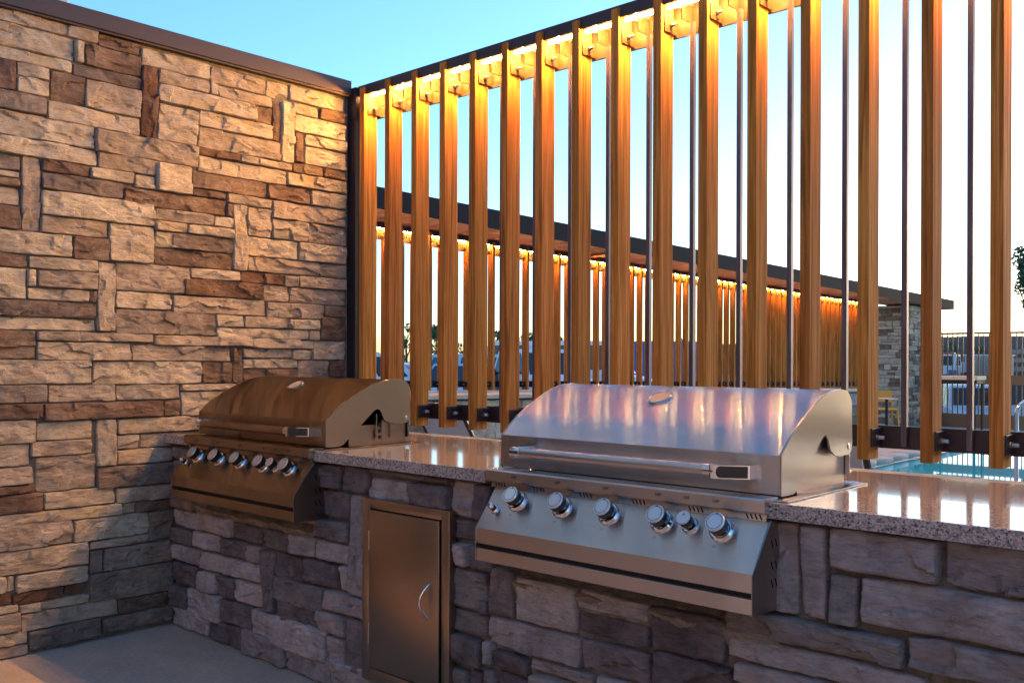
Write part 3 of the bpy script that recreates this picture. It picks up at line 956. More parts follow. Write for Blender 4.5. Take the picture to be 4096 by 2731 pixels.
# stones below and beyond the picture
def free(r):
    return all(min(r[1], k[1]) - max(r[0], k[0]) < 0.012 or min(r[3], k[3]) - max(r[2], k[2]) < 0.012 for k in kept)
DX0, DX1, DZ0, DZ1 = 1.515, 2.0, 0.095, 0.772     # door frame
kept.append((DX0, DX1, DZ0, DZ1))
def zlow(u0, u1):
    zz = [k[2] for k in kept if min(u1, k[1]) - max(u0, k[0]) > 0.02]
    return min(zz) if zz else TZ
u = 0.9
g = random.Random(31)
while u < XR - 0.06:
    wd = g.uniform(0.16, 0.34)
    b = min(u + wd, XR - 0.032)
    top = zlow(u, b) - 0.004
    z = 0.004
    while z < top - 0.03:
        h = min(g.uniform(0.09, 0.17), top - z)
        if top - z - h < 0.05:
            h = top - z
        stone(island, (u + .002, b - .002, z, z + h - .004), (1, YB, -1), g.choice('ppds'), rnd.uniform(0.026, 0.04), 5000 + int(u * 1000) + int(z * 977), 0.02)
        z += h
    u = b

# ------------------------------------------------------------------ access door
YD = -1.092
door = thing('access_door', ((DX0 + DX1) / 2, YD, DZ0), 'brown reflecting stainless access door with curved handle between the two grills', 'door')
fr = MB()
fr.box((1.530, YD, 0.095), (1.572, YD + 0.03, 0.760), 0.002).box((1.955, YD, 0.095), (1.994, YD + 0.03, 0.760), 0.002)
fr.box((1.5725, YD, 0.7255), (1.9545, YD + 0.03, 0.760), 0.002).box((1.5725, YD, 0.095), (1.9545, YD + 0.03, 0.142), 0.002)
fr.obj('frame', door_steel_shade, door, 30)
MB().box((1.574, YD + 0.010, 0.144), (1.953, YD + 0.012, 0.724)).obj('gasket', blackhole, door)
dp = MB().box((1.5755, YD - 0.006, 0.147), (1.9475, YD + 0.008, 0.721), 0.003).obj('door_panel', door_steel_shade, door, 30)
hp = [(1.905, YD - 0.006 - 0.034 * math.sin(math.pi * t) ** 0.7 - 0.001, 0.380 + 0.122 * t) for t in np.linspace(0, 1, 17)]
hp = [(x - 0.014 * math.sin(math.pi * (z - .38) / .122), y, z) for x, y, z in hp]
MB().tube(hp, [0.0035 + 0.002 * math.sin(math.pi * t) for t in np.linspace(0, 1, 17)], 10).obj('handle', chrome, dp, 60)
for z in (0.235, 0.575):
    MB().tube([(1.5735, YD - 0.004, z), (1.5735, YD - 0.004, z + 0.07)], 0.0035, 10).obj('hinge', steel_dull, door, 60)

# ------------------------------------------------------------------ gas grills
PN = np.array([0, -0.805, 0.593])           # outward normal of the sloping control panel
PT = np.array([0, 0.593, 0.805])            # up along it
def curve(points, n=6):
    """Catmull-Rom through 2-D points"""
    P = [np.array(p, float) for p in points]
    o = []
    for i in range(len(P) - 1):
        a, b, c, d = P[max(i - 1, 0)], P[i], P[i + 1], P[min(i + 2, len(P) - 1)]
        for k in range(n):
            t = k / n
            o.append(tuple(0.5 * ((2 * b) + (-a + c) * t + (2 * a - 5 * b + 4 * c - d) * t * t + (-a + 3 * b - 3 * c + d) * t ** 3)))
    o.append(tuple(P[-1]))
    return o
def grill(x0, label, bracket, dirty_first):
    """x0: left end of the hood"""
    W = 0.974
    S_, SS, SDL = (steel_shade, steel_shade_side, steel_shade_side) if bracket else (steel, steel_side, steel_dull)
    x1 = x0 + W
    g_ = thing('gas_grill', (x0 + W / 2, -0.85, 0.60), label, 'grill', 'built-in gas grills')
    arc = curve([(-1.056, 1.027), (-0.987, 1.083), (-0.897, 1.132), (-0.814, 1.168), (-0.748, 1.183), (-0.691, 1.186), (-0.648, 1.178), (-0.622, 1.152)], 6)
    # hood shell
    shell = MB().prism([(-1.056, 0.926), *arc, (-0.619, 0.94), (-0.625, 0.94), *[(a + (0.004 if a < -0.7 else -0.004), b - 0.005) for a, b in reversed(arc)], (-1.052, 0.926)], 0, x0 + 0.006, x1 - 0.006)
    hood = shell.obj('hood', S_, g_, 28)
    side = [(-1.0575, 0.924), (-1.0575, 1.0285), *[(a, b + 0.0015) for a, b in arc[1:]], (-0.618, 1.03), (-0.624, 1.012), (-0.640, 1.002), (-0.70, 1.000), (-0.735, 1.005), (-0.763, 1.021), (-0.779, 1.052), (-0.787, 1.061), (-0.797, 1.065), (-0.808, 1.063), (-0.818, 1.057), (-0.896, 0.992), (-0.972, 0.930), (-0.99, 0.923), (-1.034, 0.923)]
    for xa, xb in ((x0, x0 + 0.0055), (x1 - 0.0055, x1)):
        MB().prism(side, 0, xa, xb).obj('side_panel', SS, hood, 28)
    for xa in (x0 - 0.002, x1 - 0.001):
        MB().lathe((xa, -0.646, 1.025), (1, 0, 0), [(0, 0.007), (0.002, 0.0085), (0.003, 0.005)], 14).obj('rivet', zinc, hood, 40)
    # handle: bar, two chromed end brackets with black inlay
    yh, zh = -1.113, 0.981
    MB().tube([(x0 + 0.135, yh, zh), (x0 + 0.79, yh, zh)], 0.0170, 20).obj('handle_bar', S_, hood, 60)
    for sgn, xe in ((-1, x0 + 0.100), (1, x0 + 0.825)):
        xi = x0 + 0.138 if sgn < 0 else x0 + 0.787
        b = MB().tube([(xi, yh, zh), (xi + sgn * 0.036, yh, zh)], [0.0185, 0.0185], 20)
        xm = xi + sgn * 0.036
        xz = xm + sgn * 0.078
        # arm that turns back to the hood
        prof = [(xm - sgn * .014, yh - 0.018), (xm + sgn * 0.004, yh - 0.0185), (xz, -1.0575 - 0.028), (xz, -1.0565), (xm + sgn * 0.03, -1.0565), (xm - sgn * .012, yh + 0.016)]
        if sgn < 0:
            prof = [(xm + .014, yh - 0.018), (xm - 0.002, yh - 0.012), (xm - .004, -1.085), (xm - 0.004, -1.0565), (xm + 0.03, -1.0565), (xm + 0.03, -1.075), (xm + 0.012, yh + 0.014)]
        b.prism(prof, 2, zh - 0.0175, zh + 0.0175)
        ho = b.obj('handle_bracket', chrome, hood, 35)
        if sgn > 0:
            # glossy black inlay set into the outer face of the right bracket
            d = np.array([xz - (xm + sgn * .004), (-1.0855) - (yh - .0185), 0.0])
            nrm = np.array([-d[1], d[0], 0]); nrm /= np.linalg.norm(nrm)
            if nrm[1] > 0:
                nrm = -nrm
            A = np.array([xm + .004, yh - .0185, zh])
            pts = []
            for k in range(9):
                t = math.pi / 2 + math.pi * k / 8
                pts.append(A + d * (0.14 + 0.13 * math.cos(t)) + np.array([0, 0, 0.0152 * math.sin(t)]))
            pts += [A + d * 0.94 + np.array([0, 0, -0.0152]), A + d * 0.94 + np.array([0, 0, 0.0152])]
            n_ = len(pts)
            MB().add([p + nrm * .0012 for p in pts] + [p - nrm * .002 for p in pts], [tuple(range(n_)), tuple(range(2 * n_ - 1, n_ - 1, -1))] + [(i, (i + 1) % n_, n_ + (i + 1) % n_, n_ + i) for i in range(n_)]).obj('inlay', blackp, ho)
    # thermometer
    ty, tz_ = -0.853, 1.1525
    tn = Vector((0, -0.44, 0.9)).normalized()
    th = MB().lathe((x0 + 0.475, ty, tz_ - .004), tn, [(0, 0.037), (0.007, 0.0395), (0.010, 0.039), (0.0115, 0.035), (0.0095, 0.032), (0.0090, 0.001)], 36).obj('thermometer', glass_lens, hood, 30)
    MB().lathe((x0 + 0.475, ty, tz_ - .004), tn, [(0.0092, 0.0316), (0.0100, 0.0316), (0.0101, 0.001)], 30).obj('dial', dialface, th)
    dm = MB()
    ax_, bx_ = Vector((1, 0, 0)), tn.cross(Vector((1, 0, 0)))
    oc = Vector((x0 + 0.475, ty, tz_ - .004)) + tn * 0.0104
    for k in range(17):
        t = R(-120 + 15 * k)
        a = oc + (ax_ * math.sin(t) + bx_ * math.cos(t)) * 0.023
        b = oc + (ax_ * math.sin(t) + bx_ * math.cos(t)) * 0.0285
        s_ = (ax_ * math.cos(t) - bx_ * math.sin(t)) * 0.0007
        dm.add([a - s_, a + s_, b + s_, b - s_], [(0, 1, 2, 3)])
    a = oc - ax_ * 0.012 - bx_ * 0.006
    b = oc + ax_ * 0.016 + bx_ * 0.008
    s_ = Vector((0, 0, 0)) + bx_ * 0.0011
    dm.add([a - s_, a + s_, b], [(0, 1, 2)])
    dm.obj('dial_marking', print_red, th, fix=False)
    # firebox behind and below the hood
    MB().box((x0 + 0.020, -1.035, 0.60), (x1 - 0.020, -0.632, 0.918)).box((x0 + 0.020, -0.93, 0.918), (x1 - 0.020, -0.63, 1.0 if bracket else 1.085)).obj('firebox', SDL, g_)
    # thin flange lying on the counter
    MB().box((x0 - 0.014, -1.085, 0.9155), (x1 + 0.032, -0.585, 0.9185)).obj('counter_flange', S_, g_)
    if bracket:
        bk = MB()
        xb = x1 - 0.030
        bk.box((xb, -0.80, 0.945), (xb + 0.024, -0.796, 1.045)).box((xb + .012, -0.765, 0.935), (xb + 0.016, -0.725, 1.03)).box((xb + .010, -0.7245, 0.945), (xb + 0.026, -0.7195, 1.028)).box((xb + .010, -0.80, 0.935), (xb + 0.0145, -0.7655, 0.975))
        bk.box((xb + .016, -0.7195, 0.955), (xb + 0.0185, -0.702, 1.026))
        bo = bk.obj('hinge_bracket', SDL, g_)
        for zz in (0.948, 0.972, 0.998):
            MB().lathe((xb + 0.0146, -0.775, zz), (1, 0, 0), [(0, 0.0085), (0.0006, 0.0085), (0.0006, 0.001)], 16).obj('slot_hole', blackhole, bo)
    # bezel with lettering
    MB().prism([(-1.062, 0.9235), (-1.128, 0.9235), (-1.1325, 0.919), (-1.1325, 0.890), (-1.128, 0.886), (-1.105, 0.886), (-1.062, 0.90)], 0, x0 + 0.003, x1 - 0.008).obj('bezel', S_, g_, 28)
    # set-back strip with the vent slots
    strip = MB().prism([(-1.112, 0.8865), (-1.1155, 0.866), (-1.06, 0.866), (-1.06, 0.8865)], 0, x0 + 0.012, x1 - 0.012).obj('vent_strip', S_, g_)
    for xs in (0.046, 0.206, 0.386, 0.572, 0.755, 0.923):
        for k in range(4):
            a = x0 + xs - 0.020 + k * 0.0125
            MB().add([(a, -1.1135, 0.882), (a + 0.004, -1.1135, 0.882), (a + 0.011, -1.1160, 0.8695), (a + 0.007, -1.1160, 0.8695)], [(0, 1, 2, 3)]).obj('vent_slot', blackhole, strip, fix=False)
    # sloping control panel with the bent lower lip
    pa, pb = x0 + 0.029, x1 - 0.006
    prof = [(-1.108, 0.8655), (-1.1135, 0.8655), (-1.2, 0.749), (-1.2, 0.703), (-1.19, 0.699), (-1.06, 0.699), (-1.06, 0.8655)]
    panel = MB().prism(prof, 0, pa, pb).obj('control_panel', S_, g_, 28)
    for xa, xb in ((pa - 0.003, pa - 0.0002), (pb + 0.0002, pb + 0.003)):
        MB().prism([(-1.105, 0.868), (-1.2025, 0.7475), (-1.2025, 0.648), (-1.045, 0.640), (-1.045, 0.868)], 0, xa, xb).obj('panel_side', SDL, panel)
    for k in range(2):
        for z in (0.80, 0.745, 0.70):
            yy = -1.10 + k * 0.022
            MB().add([(pb + .0033, yy, z), (pb + .0033, yy + .006, z), (pb + .0033, yy - .004, z + .022), (pb + .0033, yy - .010, z + .022)], [(0, 1, 2, 3)]).obj('side_slot', blackhole, panel, fix=False)
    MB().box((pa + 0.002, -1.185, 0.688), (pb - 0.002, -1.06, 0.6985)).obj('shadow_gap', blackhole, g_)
    MB().box((pa, -1.2, 0.649), (pb, -1.06, 0.6875), 0.0015).obj('drip_tray', S_, g_)
    # knobs
    def at(x, up_=0.0):
        c = np.array([0, -1.1365, 0.834])
        return np.array([x0 + x, c[1] + PT[1] * up_, c[2] + PT[2] * up_])
    def knob(x, big=True, worn=False):
        c = at(x) + PN * 0.0004
        s_ = 1.0 if big else 0.72
        ring = MB().lathe(c, PN, [(0, 0.0335 * s_), (0.004, 0.0335 * s_), (0.010, 0.029 * s_), (0.0105, 0.0255 * s_), (0.006, 0.024 * s_), (0.005, 0.001)], 36).obj('knob', chrome, g_, 28)
        MB().lathe(c, PN, [(0.005, 0.0215 * s_), (0.019, 0.0205 * s_), (0.0195, 0.001)], 32).obj('stem', chrome, ring, 28)
        MB().lathe(c, PN, [(0.018, 0.0240 * s_), (0.021, 0.0262 * s_), (0.040, 0.0262 * s_), (0.041, 0.0255 * s_), (0.041, 0.001)], 36).obj('grip', blackp, ring, 28)
        fc = MB().lathe(c, PN, [(0.041, 0.0262 * s_), (0.0445, 0.0268 * s_), (0.0465, 0.0255 * s_), (0.0468, 0.001)], 40).obj('cap', chrome if worn else capface, ring, 28)
        if big:
            d = MB()
            e1 = np.array([1.0, 0, 0])
            o_ = c + PN * 0.0470
            for k in range(32):
                t0, t1 = 2 * math.pi * k / 32, 2 * math.pi * (k + 0.62) / 32
                q = []
                for rad, ts in ((0.0200, (t0, t1)), (0.0224, (t1, t0))):
                    for t in ts:
                        q.append(o_ + (e1 * math.sin(t) + PT * math.cos(t)) * rad)
                d.add(q, [(0, 1, 2, 3)])
            t = np.linspace(0, 2 * math.pi, 12, endpoint=False)
            d.add([o_ + PT * 0.022 + (e1 * math.cos(k) + PT * math.sin(k)) * 0.0028 + PN * .0001 for k in t], [tuple(range(12))])
            d.obj('cap_marking', print_black, fc, fix=False)
            # heat scale printed round the lower left of the knob
            sc_ = MB()
            pts = []
            for k in range(15):
                t = R(175 + 95 * k / 14)
                wv = 0.0042 * (k / 14) ** 0.7 + 0.0004
                o2 = c - PN * 0.0002
                pts.append((o2 + (e1 * math.sin(t) + PT * math.cos(t)) * 0.0365, o2 + (e1 * math.sin(t) + PT * math.cos(t)) * (0.0365 + wv)))
            vv_ = [p for ab in pts for p in ab]
            sc_.add(vv_, [(2 * i, 2 * i + 1, 2 * i + 3, 2 * i + 2) for i in range(14)])
            sc_.obj('heat_scale', print_black, panel, fix=False)
            rx = math.atan2(PT[2], PT[1])
            text('lettering', 'LO', 0.0085, print_grey, panel, at(x - 0.006, -0.0475) + PN * 0.0004, (rx, 0, 0))
        else:
            e1 = np.array([1.0, 0, 0])
            o_ = c + PN * 0.0470
            MB().add([o_ + PT * 0.013, o_ + PT * 0.006 - e1 * 0.004, o_ + PT * 0.006 + e1 * 0.004], [(0, 1, 2)]).obj('cap_marking', print_red, fc, fix=False)
        return ring
    for i, x in enumerate((0.145, 0.322, 0.493, 0.669, 0.850)):
        knob(x, True, dirty_first and i == 0)
    knob(0.757, False)
    c = at(0.068, -0.036)
    lk = MB().lathe(c, PN, [(0, 0.0155), (0.004, 0.0155), (0.007, 0.012), (0.008, 0.001)], 24).obj('light_switch', chrome, g_, 28)
    MB().lathe(c, PN, [(0.007, 0.0095), (0.020, 0.0095), (0.0205, 0.001)], 24).obj('grip', blackp, lk, 28)
    MB().lathe(c, PN, [(0.020, 0.0105), (0.027, 0.0105), (0.028, 0.009), (0.0282, 0.001)], 24).obj('cap', chrome, lk, 28)
    for x in (0.123, 0.299, 0.476, 0.653, 0.741, 0.830):
        text('lettering', 'OFF', 0.0118, print_black, g_, (x0 + x, -1.1329, 0.9055), (R(90), 0, 0))
    return g_
grill(2.199, 'pale steel grill with dial-printed white-capped knobs beside the pool end of the counter', False, True)
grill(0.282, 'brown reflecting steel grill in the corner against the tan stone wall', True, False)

# ================================================================== ACROSS THE POOL
XF, YS = -3.85, 1.0
def MF(p):
    wy = YS + p[1 - 1]
    return (XF - p[1], wy, p[2] + SL * (wy - 3.4))
ffar = thing('slat_fence', (XF, 9, 0.7), 'long cedar slat screen under the pavilion roof across the pool', 'fence')
NF = 73
build_fence(ffar, MF, NF, led_far, X0S + SP * NF + 0.05, True, True, True)
for yp in (2.9, 11.98):
    MB().box((XF - 0.13, yp - 0.045, ground_z(yp)), (XF - 0.02, yp + 0.045, 2.74 + SL * (yp - 3.4))).obj('post', blackm, ffar)
lf = thing('led_light_strip', (XF - .05, 9, 2.6), 'glowing warm light strip along the pavilion screen across the pool', 'light strip')
yE = YS + X0S + SP * NF
MB().box((XF - 0.066, YS + 0.1, 2.748), (XF - 0.040, yE, 2.786)).shear(SL, 3.4).obj('mounting_channel', bronze, lf)
MB().box((XF - 0.060, YS + 0.1, 2.734), (XF - 0.045, yE, 2.7475)).shear(SL, 3.4).obj('diffuser', led_far, lf)

pav = thing('pavilion', (-3.6, 10, 2.7), 'low flat pavilion roof with charcoal fascia and cedar board soffit', 'pavilion')
PXE, PYE = -3.16, 20.7
MB().box((PXE - 0.02, 0.4, 2.80), (PXE, PYE, 3.02)).shear(SL, 3.4).obj('fascia', fascia_mat, pav)
MB().box((-4.08, PYE - 0.02, 2.80), (PXE - 0.0205, PYE, 3.02)).shear(SL, 3.4).obj('fascia', fascia_mat, pav)
MB().box((-4.08, 0.4, 2.85), (PXE - 0.021, PYE - 0.021, 3.00)).shear(SL, 3.4).obj('roof_deck', fascia_mat, pav)
bw = 0.142
for k in range(int((PYE - 0.45) / bw)):
    y = 0.42 + k * bw
    MB().box((-4.06, y + .004, 2.812), (PXE - 0.021, y + bw - .004, 2.846)).shear(SL, 3.4).obj('soffit_board', soffit_wood, pav)
MB().box((-4.05, 7.08, 2.775), (-3.45, 7.20, 2.811)).shear(SL, 3.4).obj('cross_beam', blackm, pav)

pil = thing('stone_pillar', (-4.0, 19, -0.24), 'ledgestone pillar carrying the end of the pavilion roof', 'pillar')
pxl, pxr, py0, py1 = -4.62, -3.40, 18.35, 19.85
ztop = 2.80 + SL * (18.5 - 3.4) - 0.02
MB().box((pxl, py0, -0.24), (pxr, py1, ztop)).obj('mortar_core', mortar, pil)
for i, (r, c) in enumerate(fill_rows(pxl, pxr, -0.23, ztop - .01, 41, 'tttttbgbt', 0.055, 0.15, 0.10, 0.42)):
    stone(pil, r, (1, py0, -1), c, rnd.uniform(0.025, 0.05), 7000 + i * 7, 0.03)
for i, (r, c) in enumerate(fill_rows(py0 - .02, py1, -0.23, ztop - .01, 43, 'tttgbgt', 0.055, 0.15, 0.10, 0.34)):
    stone(pil, r, (0, pxr, 1), c, rnd.uniform(0.025, 0.05), 8000 + i * 7, 0.03)

# counter beneath the far screen
fc_ = thing('stone_counter', (-3.3, 9, 0), 'long stone counter with pale top below the pavilion screen', 'counter')
y0, y1 = 2.2, 14.9
MB().box((-4.4, y0, 0.860), (-2.82, y1, 0.905), 0.006).shear(SL, 3.4).obj('countertop', coping_mat, fc_)
MB().box((-4.3, y0 + .1, -0.2), (-2.93, y1 - .1, 0.858)).shear(SL, 3.4).obj('mortar_core', mortar, fc_)
for i, (r, c) in enumerate(fill_rows(y0 + .1, y1 - .1, 0.0, 0.85, 47, 'tgbtgp', 0.10, 0.20, 0.25, 0.6)):
    dz = SL * ((r[0] + r[1]) / 2 - 3.4)
    stone(fc_, (r[0], r[1], r[2] + dz - .03, r[3] + dz - .01), (0, -2.93, 1), c, rnd.uniform(0.025, 0.045), 9000 + i * 7, 0.04)

# ------------------------------------------------------------------ chairs and tables
def chair(x, y, rz, label, cat='chair', seat=0.45, back=0.82):
    t = thing('stacking_chair', (x, y, ground_z(y)), label, cat, 'mustard chairs by the pavilion')
    z0 = ground_z(y)
    def P(mb, name):
        c, s = math.cos(rz), math.sin(rz)
        mb.v = [(x + c * a - s * b, y + s * a + c * b, z0 + zz) for a, b, zz in mb.v]
        return mb.obj(name, yellow_p, t, 40)
    P(MB().box((-0.22, -0.22, seat - 0.03), (0.22, 0.22, seat), 0.008), 'seat')
    P(MB().prism([(0.19, back - 0.24), (0.215, back - 0.24), (0.262, back), (0.235, back)], 0, -0.21, 0.21), 'backrest')
    for sx in (-1, 1):
        P(MB().tube([(sx * 0.23, -0.25, 0), (sx * 0.2, -0.2, seat - .02)], [0.016, 0.022], 8), 'leg')
        P(MB().tube([(sx * 0.23, 0.27, 0), (sx * 0.2, 0.2, seat), (sx * 0.2, 0.24, back - .02)], [0.016, 0.022, 0.016], 8), 'leg')
    return t
chair(-3.16, 16.3, R(35), 'mustard plastic chair with its back to the stone pillar, next to small table')
chair(-3.95, 15.75, R(-80), 'mustard plastic chair at the end of the long pale counter')
st_ = thing('side_table', (-2.85, 15.6, ground_z(15.6)), 'small round table with thin white top beside mustard chair', 'table')
zt = ground_z(15.6)
MB().lathe((-2.85, 15.6, zt + 0.66), (0, 0, 1), [(0, 0.20), (0.014, 0.21), (0.016, 0.001)], 28).obj('table_top', white_p, st_, 30)
MB().tube([(-2.85, 15.6, zt), (-2.85, 15.6, zt + 0.66)], 0.03, 10).obj('stem', blackm, st_, 40)
MB().lathe((-2.85, 15.6, zt), (0, 0, 1), [(0, 0.2), (0.012, 0.2), (0.02, 0.03)], 24).obj('base', blackm, st_, 30)
ht = thing('bar_table', (-2.1, 17.6, ground_z(17.6)), 'tall cream topped table standing before the brown picket fence', 'table')
zt = ground_z(17.6)
for a, b in ((-2.62, -2.12), (-2.115, -1.65)):
    MB().box((a, 17.3, zt + 1.08), (b, 17.9, zt + 1.16), 0.006).obj('table_top', cream_p, ht)
MB().box((-2.6, 17.33, zt + 1.0), (-1.67, 17.87, zt + 1.079)).obj('apron', blackm, ht)
for x in (-2.55, -1.72):
    for y in (17.36, 17.84):
        MB().tube([(x, y, zt), (x, y, zt + 1.0)], 0.022, 8).obj('leg', blackm, ht, 40)
def lounge(x, y, rz, label):
    z0 = ground_z(y)
    t = thing('sling_chair', (x, y, z0), label, 'lounge chair', 'sling chairs behind the near screen')
    def P(mb, name, m_, sm=None):
        c, s = math.cos(rz), math.sin(rz)
        mb.v = [(x + c * a - s * b, y + s * a + c * b, z0 + zz) for a, b, zz in mb.v]
        return mb.obj(name, m_, t, sm)
    P(MB().prism([(-0.32, 0.93), (-0.30, 0.94), (0.02, 0.37), (0.0, 0.36)], 0, -0.27, 0.27), 'backrest', sling)
    P(MB().prism([(0.0, 0.36), (0.02, 0.375), (0.55, 0.42), (0.55, 0.405)], 0, -0.27, 0.27), 'seat', sling)
    for sx in (-1, 1):
        P(MB().tube([(sx * 0.29, -0.33, 0.96), (sx * 0.29, 0.02, 0.35), (sx * 0.29, 0.56, 0.40)], 0.017, 8), 'side_rail', blackm, 40)
        P(MB().box((sx * 0.29 - 0.02, -0.24, 0.60), (sx * 0.29 + 0.02, 0.40, 0.625)), 'armrest', blackm)
        P(MB().tube([(sx * 0.30, 0.36, 0.60), (sx * 0.30, 0.50, 0)], 0.017, 8), 'leg', blackm, 40)
        P(MB().tube([(sx * 0.30, -0.10, 0.60), (sx * 0.30, -0.30, 0)], 0.017, 8), 'leg', blackm, 40)
    return t
lounge(-0.75, 1.75, R(-8), 'grey sling chair with black frame behind the corner grill')
lounge(2.22, 1.30, R(6), 'grey sling chair with black frame facing the pool')
# pool grab rail
hr = thing('pool_handrail', (1.65, 8.0, -0.09), 'curved chrome grab rail at the pool edge', 'handrail')
hx, hy = onplane(4066, 1700, 1, 7.9)[0], 7.9
for dy in (0.0, 0.55):
    pts = [(hx - 0.0, hy + dy, -0.09)] + [(hx + 0.16 - 0.16 * math.cos(t), hy + dy, 0.70 + 0.16 * math.sin(t)) for t in np.linspace(0, math.pi / 2, 9)] + [(hx + 0.7, hy + dy, 0.80), (hx + 1.0, hy + dy, 0.55), (hx + 1.05, hy + dy, -0.3)]
    MB().tube(pts, 0.024, 14).obj('rail', chrome, hr, 60)

# ------------------------------------------------------------------ picket fence with mesh
pf = thing('picket_fence', (0, 19.6, -0.24), 'rust brown iron picket fence backed with wire mesh', 'fence')
fy, fx0, fx1 = 19.6, -3.35, 7.0
MB().box((fx0, fy - .02, 1.90), (fx1, fy + .02, 1.95)).obj('top_rail', rust, pf)
MB().box((fx0, fy - .03, 0.76), (fx1, fy + .0, 0.97)).obj('middle_plate', rust, pf)
MB().box((fx0, fy - .03, -0.235), (fx1, fy + .0, 0.08)).obj('kick_plate', rust, pf)
pk = MB().box((-0.009, -0.009, 0), (0.009, 0.009, 2.1))
pk.v = [(a, b, c) for a, b, c in pk.v]
first = None
x = fx0 + 0.05
k = 0
while x < fx1:
    if first is None:
        first = MB().box((x - .012, fy + 0.001, -0.2), (x + .012, fy + 0.019, 1.899)).obj('picket', rust, pf)
        base_x = first.location.x - x
    else:
        c = first.copy()
        COL.objects.link(c)
        c.location.x = base_x + x
    x += 0.112
for x in (fx0 + 0.02, -0.6, 2.0, 4.6):
    MB().box((x - .03, fy - .035, -0.24), (x + .03, fy + .03, 1.99)).obj('post', rust, pf)
MB().add([(fx0, fy + .025, 0.0), (fx1, fy + .025, 0.0), (fx1, fy + .025, 1.55), (fx0, fy + .025, 1.55)], [(0, 1, 2, 3)]).obj('mesh_sheet', mesh_m, pf, fix=False)

# ------------------------------------------------------------------ land and buildings beyond
def berm(name, pts, depth, h, seed):
    m = MB()
    n = 80
    rows = 7
    vs_, fs_ = [], []
    for i in range(n + 1):
        t = i / n
        x = pts[0][0] + (pts[1][0] - pts[0][0]) * t
        y = pts[0][1] + (pts[1][1] - pts[0][1]) * t
        for j in range(rows + 1):
            s_ = j / rows
            hh = math.sin(s_ * math.pi / 2) * h * (0.85 + 0.35 * fbm(np.array([x * .08]), np.array([s_ * 2.0]), seed)[0])
            vs_.append((x, y + depth * s_, -0.26 + hh + (0.25 * (fbm(np.array([x * .5]), np.array([s_ * 7]), seed + 3)[0] - .5) if 0 < j else -0.2)))
    k = rows + 1
    for i in range(n):
        for j in range(rows):
            fs_.append((i * k + j, (i + 1) * k + j, (i + 1) * k + j + 1, i * k + j + 1))
    m.add(vs_, fs_)
    o = m.obj(name, hill_m, None, 60, fix=False)
    return struct(o)
berm('hillside', ((-70, 92), (80, 92)), 18, 4.1, 3)
for i, (y, z) in enumerate(((92.5, 0.72), (95.0, 1.55), (98.0, 2.40))):
    tag(MB().box((-23, y, z - .3), (40, y + 0.25, z + 0.12)).obj('retaining_kerb', coping_mat), ['lowest pale kerb line along the brown hillside', 'middle pale kerb line along the brown hillside', 'highest pale kerb line along the brown hillside'][i], 'kerb')
tb_ = thing('storage_shed', (-17.5, 75, -0.26), 'tan boxy shed parked below the brown hillside', 'shed')
MB().box((-18.9, 74, -0.26), (-16.2, 77, 1.75), 0.03).obj('wall', tan_p, tb_)
MB().box((-19.0, 73.9, 1.75), (-16.1, 77.1, 1.85)).obj('roof', white_p, tb_)
MB().box((-18.0, 73.97, -0.2), (-17.2, 74.0, 1.5)).obj('door', coping_mat, tb_)
sb = thing('stucco_building', (-8, -8, 0), 'tall pale stucco building corner rising behind the stone wall', 'building')
MB().box((-14, -17.0, 0), (-3.93, 0.07, 13.0), 0.02).obj('wall', stucco, sb)  # unseen height added so the steel panels reflect pale grey
MB().box((-14.1, -17.1, 13.0), (-3.83, 0.17, 13.25)).obj('roof_edge', white_p, sb)
for zz in (5.6, 8.6, 11.2):
    for yy in (-3.6, -7.2, -10.8, -14.4):
        wd_ = MB().box((-3.95, yy, zz), (-3.905, yy + 1.3, zz + 1.3)).obj('window', carglass, sb)
        MB().box((-3.95, yy - .06, zz - .08), (-3.86, yy + 1.36, zz - .001)).obj('sill', white_p, wd_)
# unseen plank screen, added to darken reflections in the door and grills
ps = thing('added_plank_screen', (-0.15, -5.2, 0), 'dark brown plank screen added out of view to darken the steel reflections', 'screen')
dark_wood = wood_mat('dark_plank', (0.045, 0.026, 0.018), (0.075, 0.046, 0.032), (0.10, 0.065, 0.045))
yy = -3.22
while yy > -7.1:
    MB().box((-0.19, yy - 0.145, 0.02), (-0.16, yy, 2.55), 0.002).obj('plank', dark_wood, ps)
    yy -= 0.152
for zz in (0.4, 2.1):
    MB().box((-0.23, -7.15, zz), (-0.1905, -3.22, zz + 0.09)).obj('rail', dark_wood, ps)
ch = thing('clubhouse', (4, -9, 0), 'unseen rosy beige stucco clubhouse across the patio', 'building')
MB().box((-3.5, -11, 0), (15, -7.2, 3.9)).obj('wall', brown_stucco, ch)  # unseen building, kept pale and close to bounce fill onto the counter
MB().box((-4.0, -11.4, 3.9), (15.5, -7.0, 4.1)).obj('roof', fascia_mat, ch)
for x in (-1.5, 9.5):
    wd_ = MB().box((x, -7.22, 0.9), (x + 1.6, -7.18, 2.4)).obj('window', carglass, ch)
    for a, b in (((x - .06, -7.2, .84), (x, -7.15, 2.46)), ((x + 1.6, -7.2, .84), (x + 1.66, -7.15, 2.46)), ((x, -7.2, .84), (x + 1.6, -7.15, .899)), ((x, -7.2, 2.401), (x + 1.6, -7.15, 2.46))):
        MB().box(a, b).obj('frame', fascia_mat, wd_)

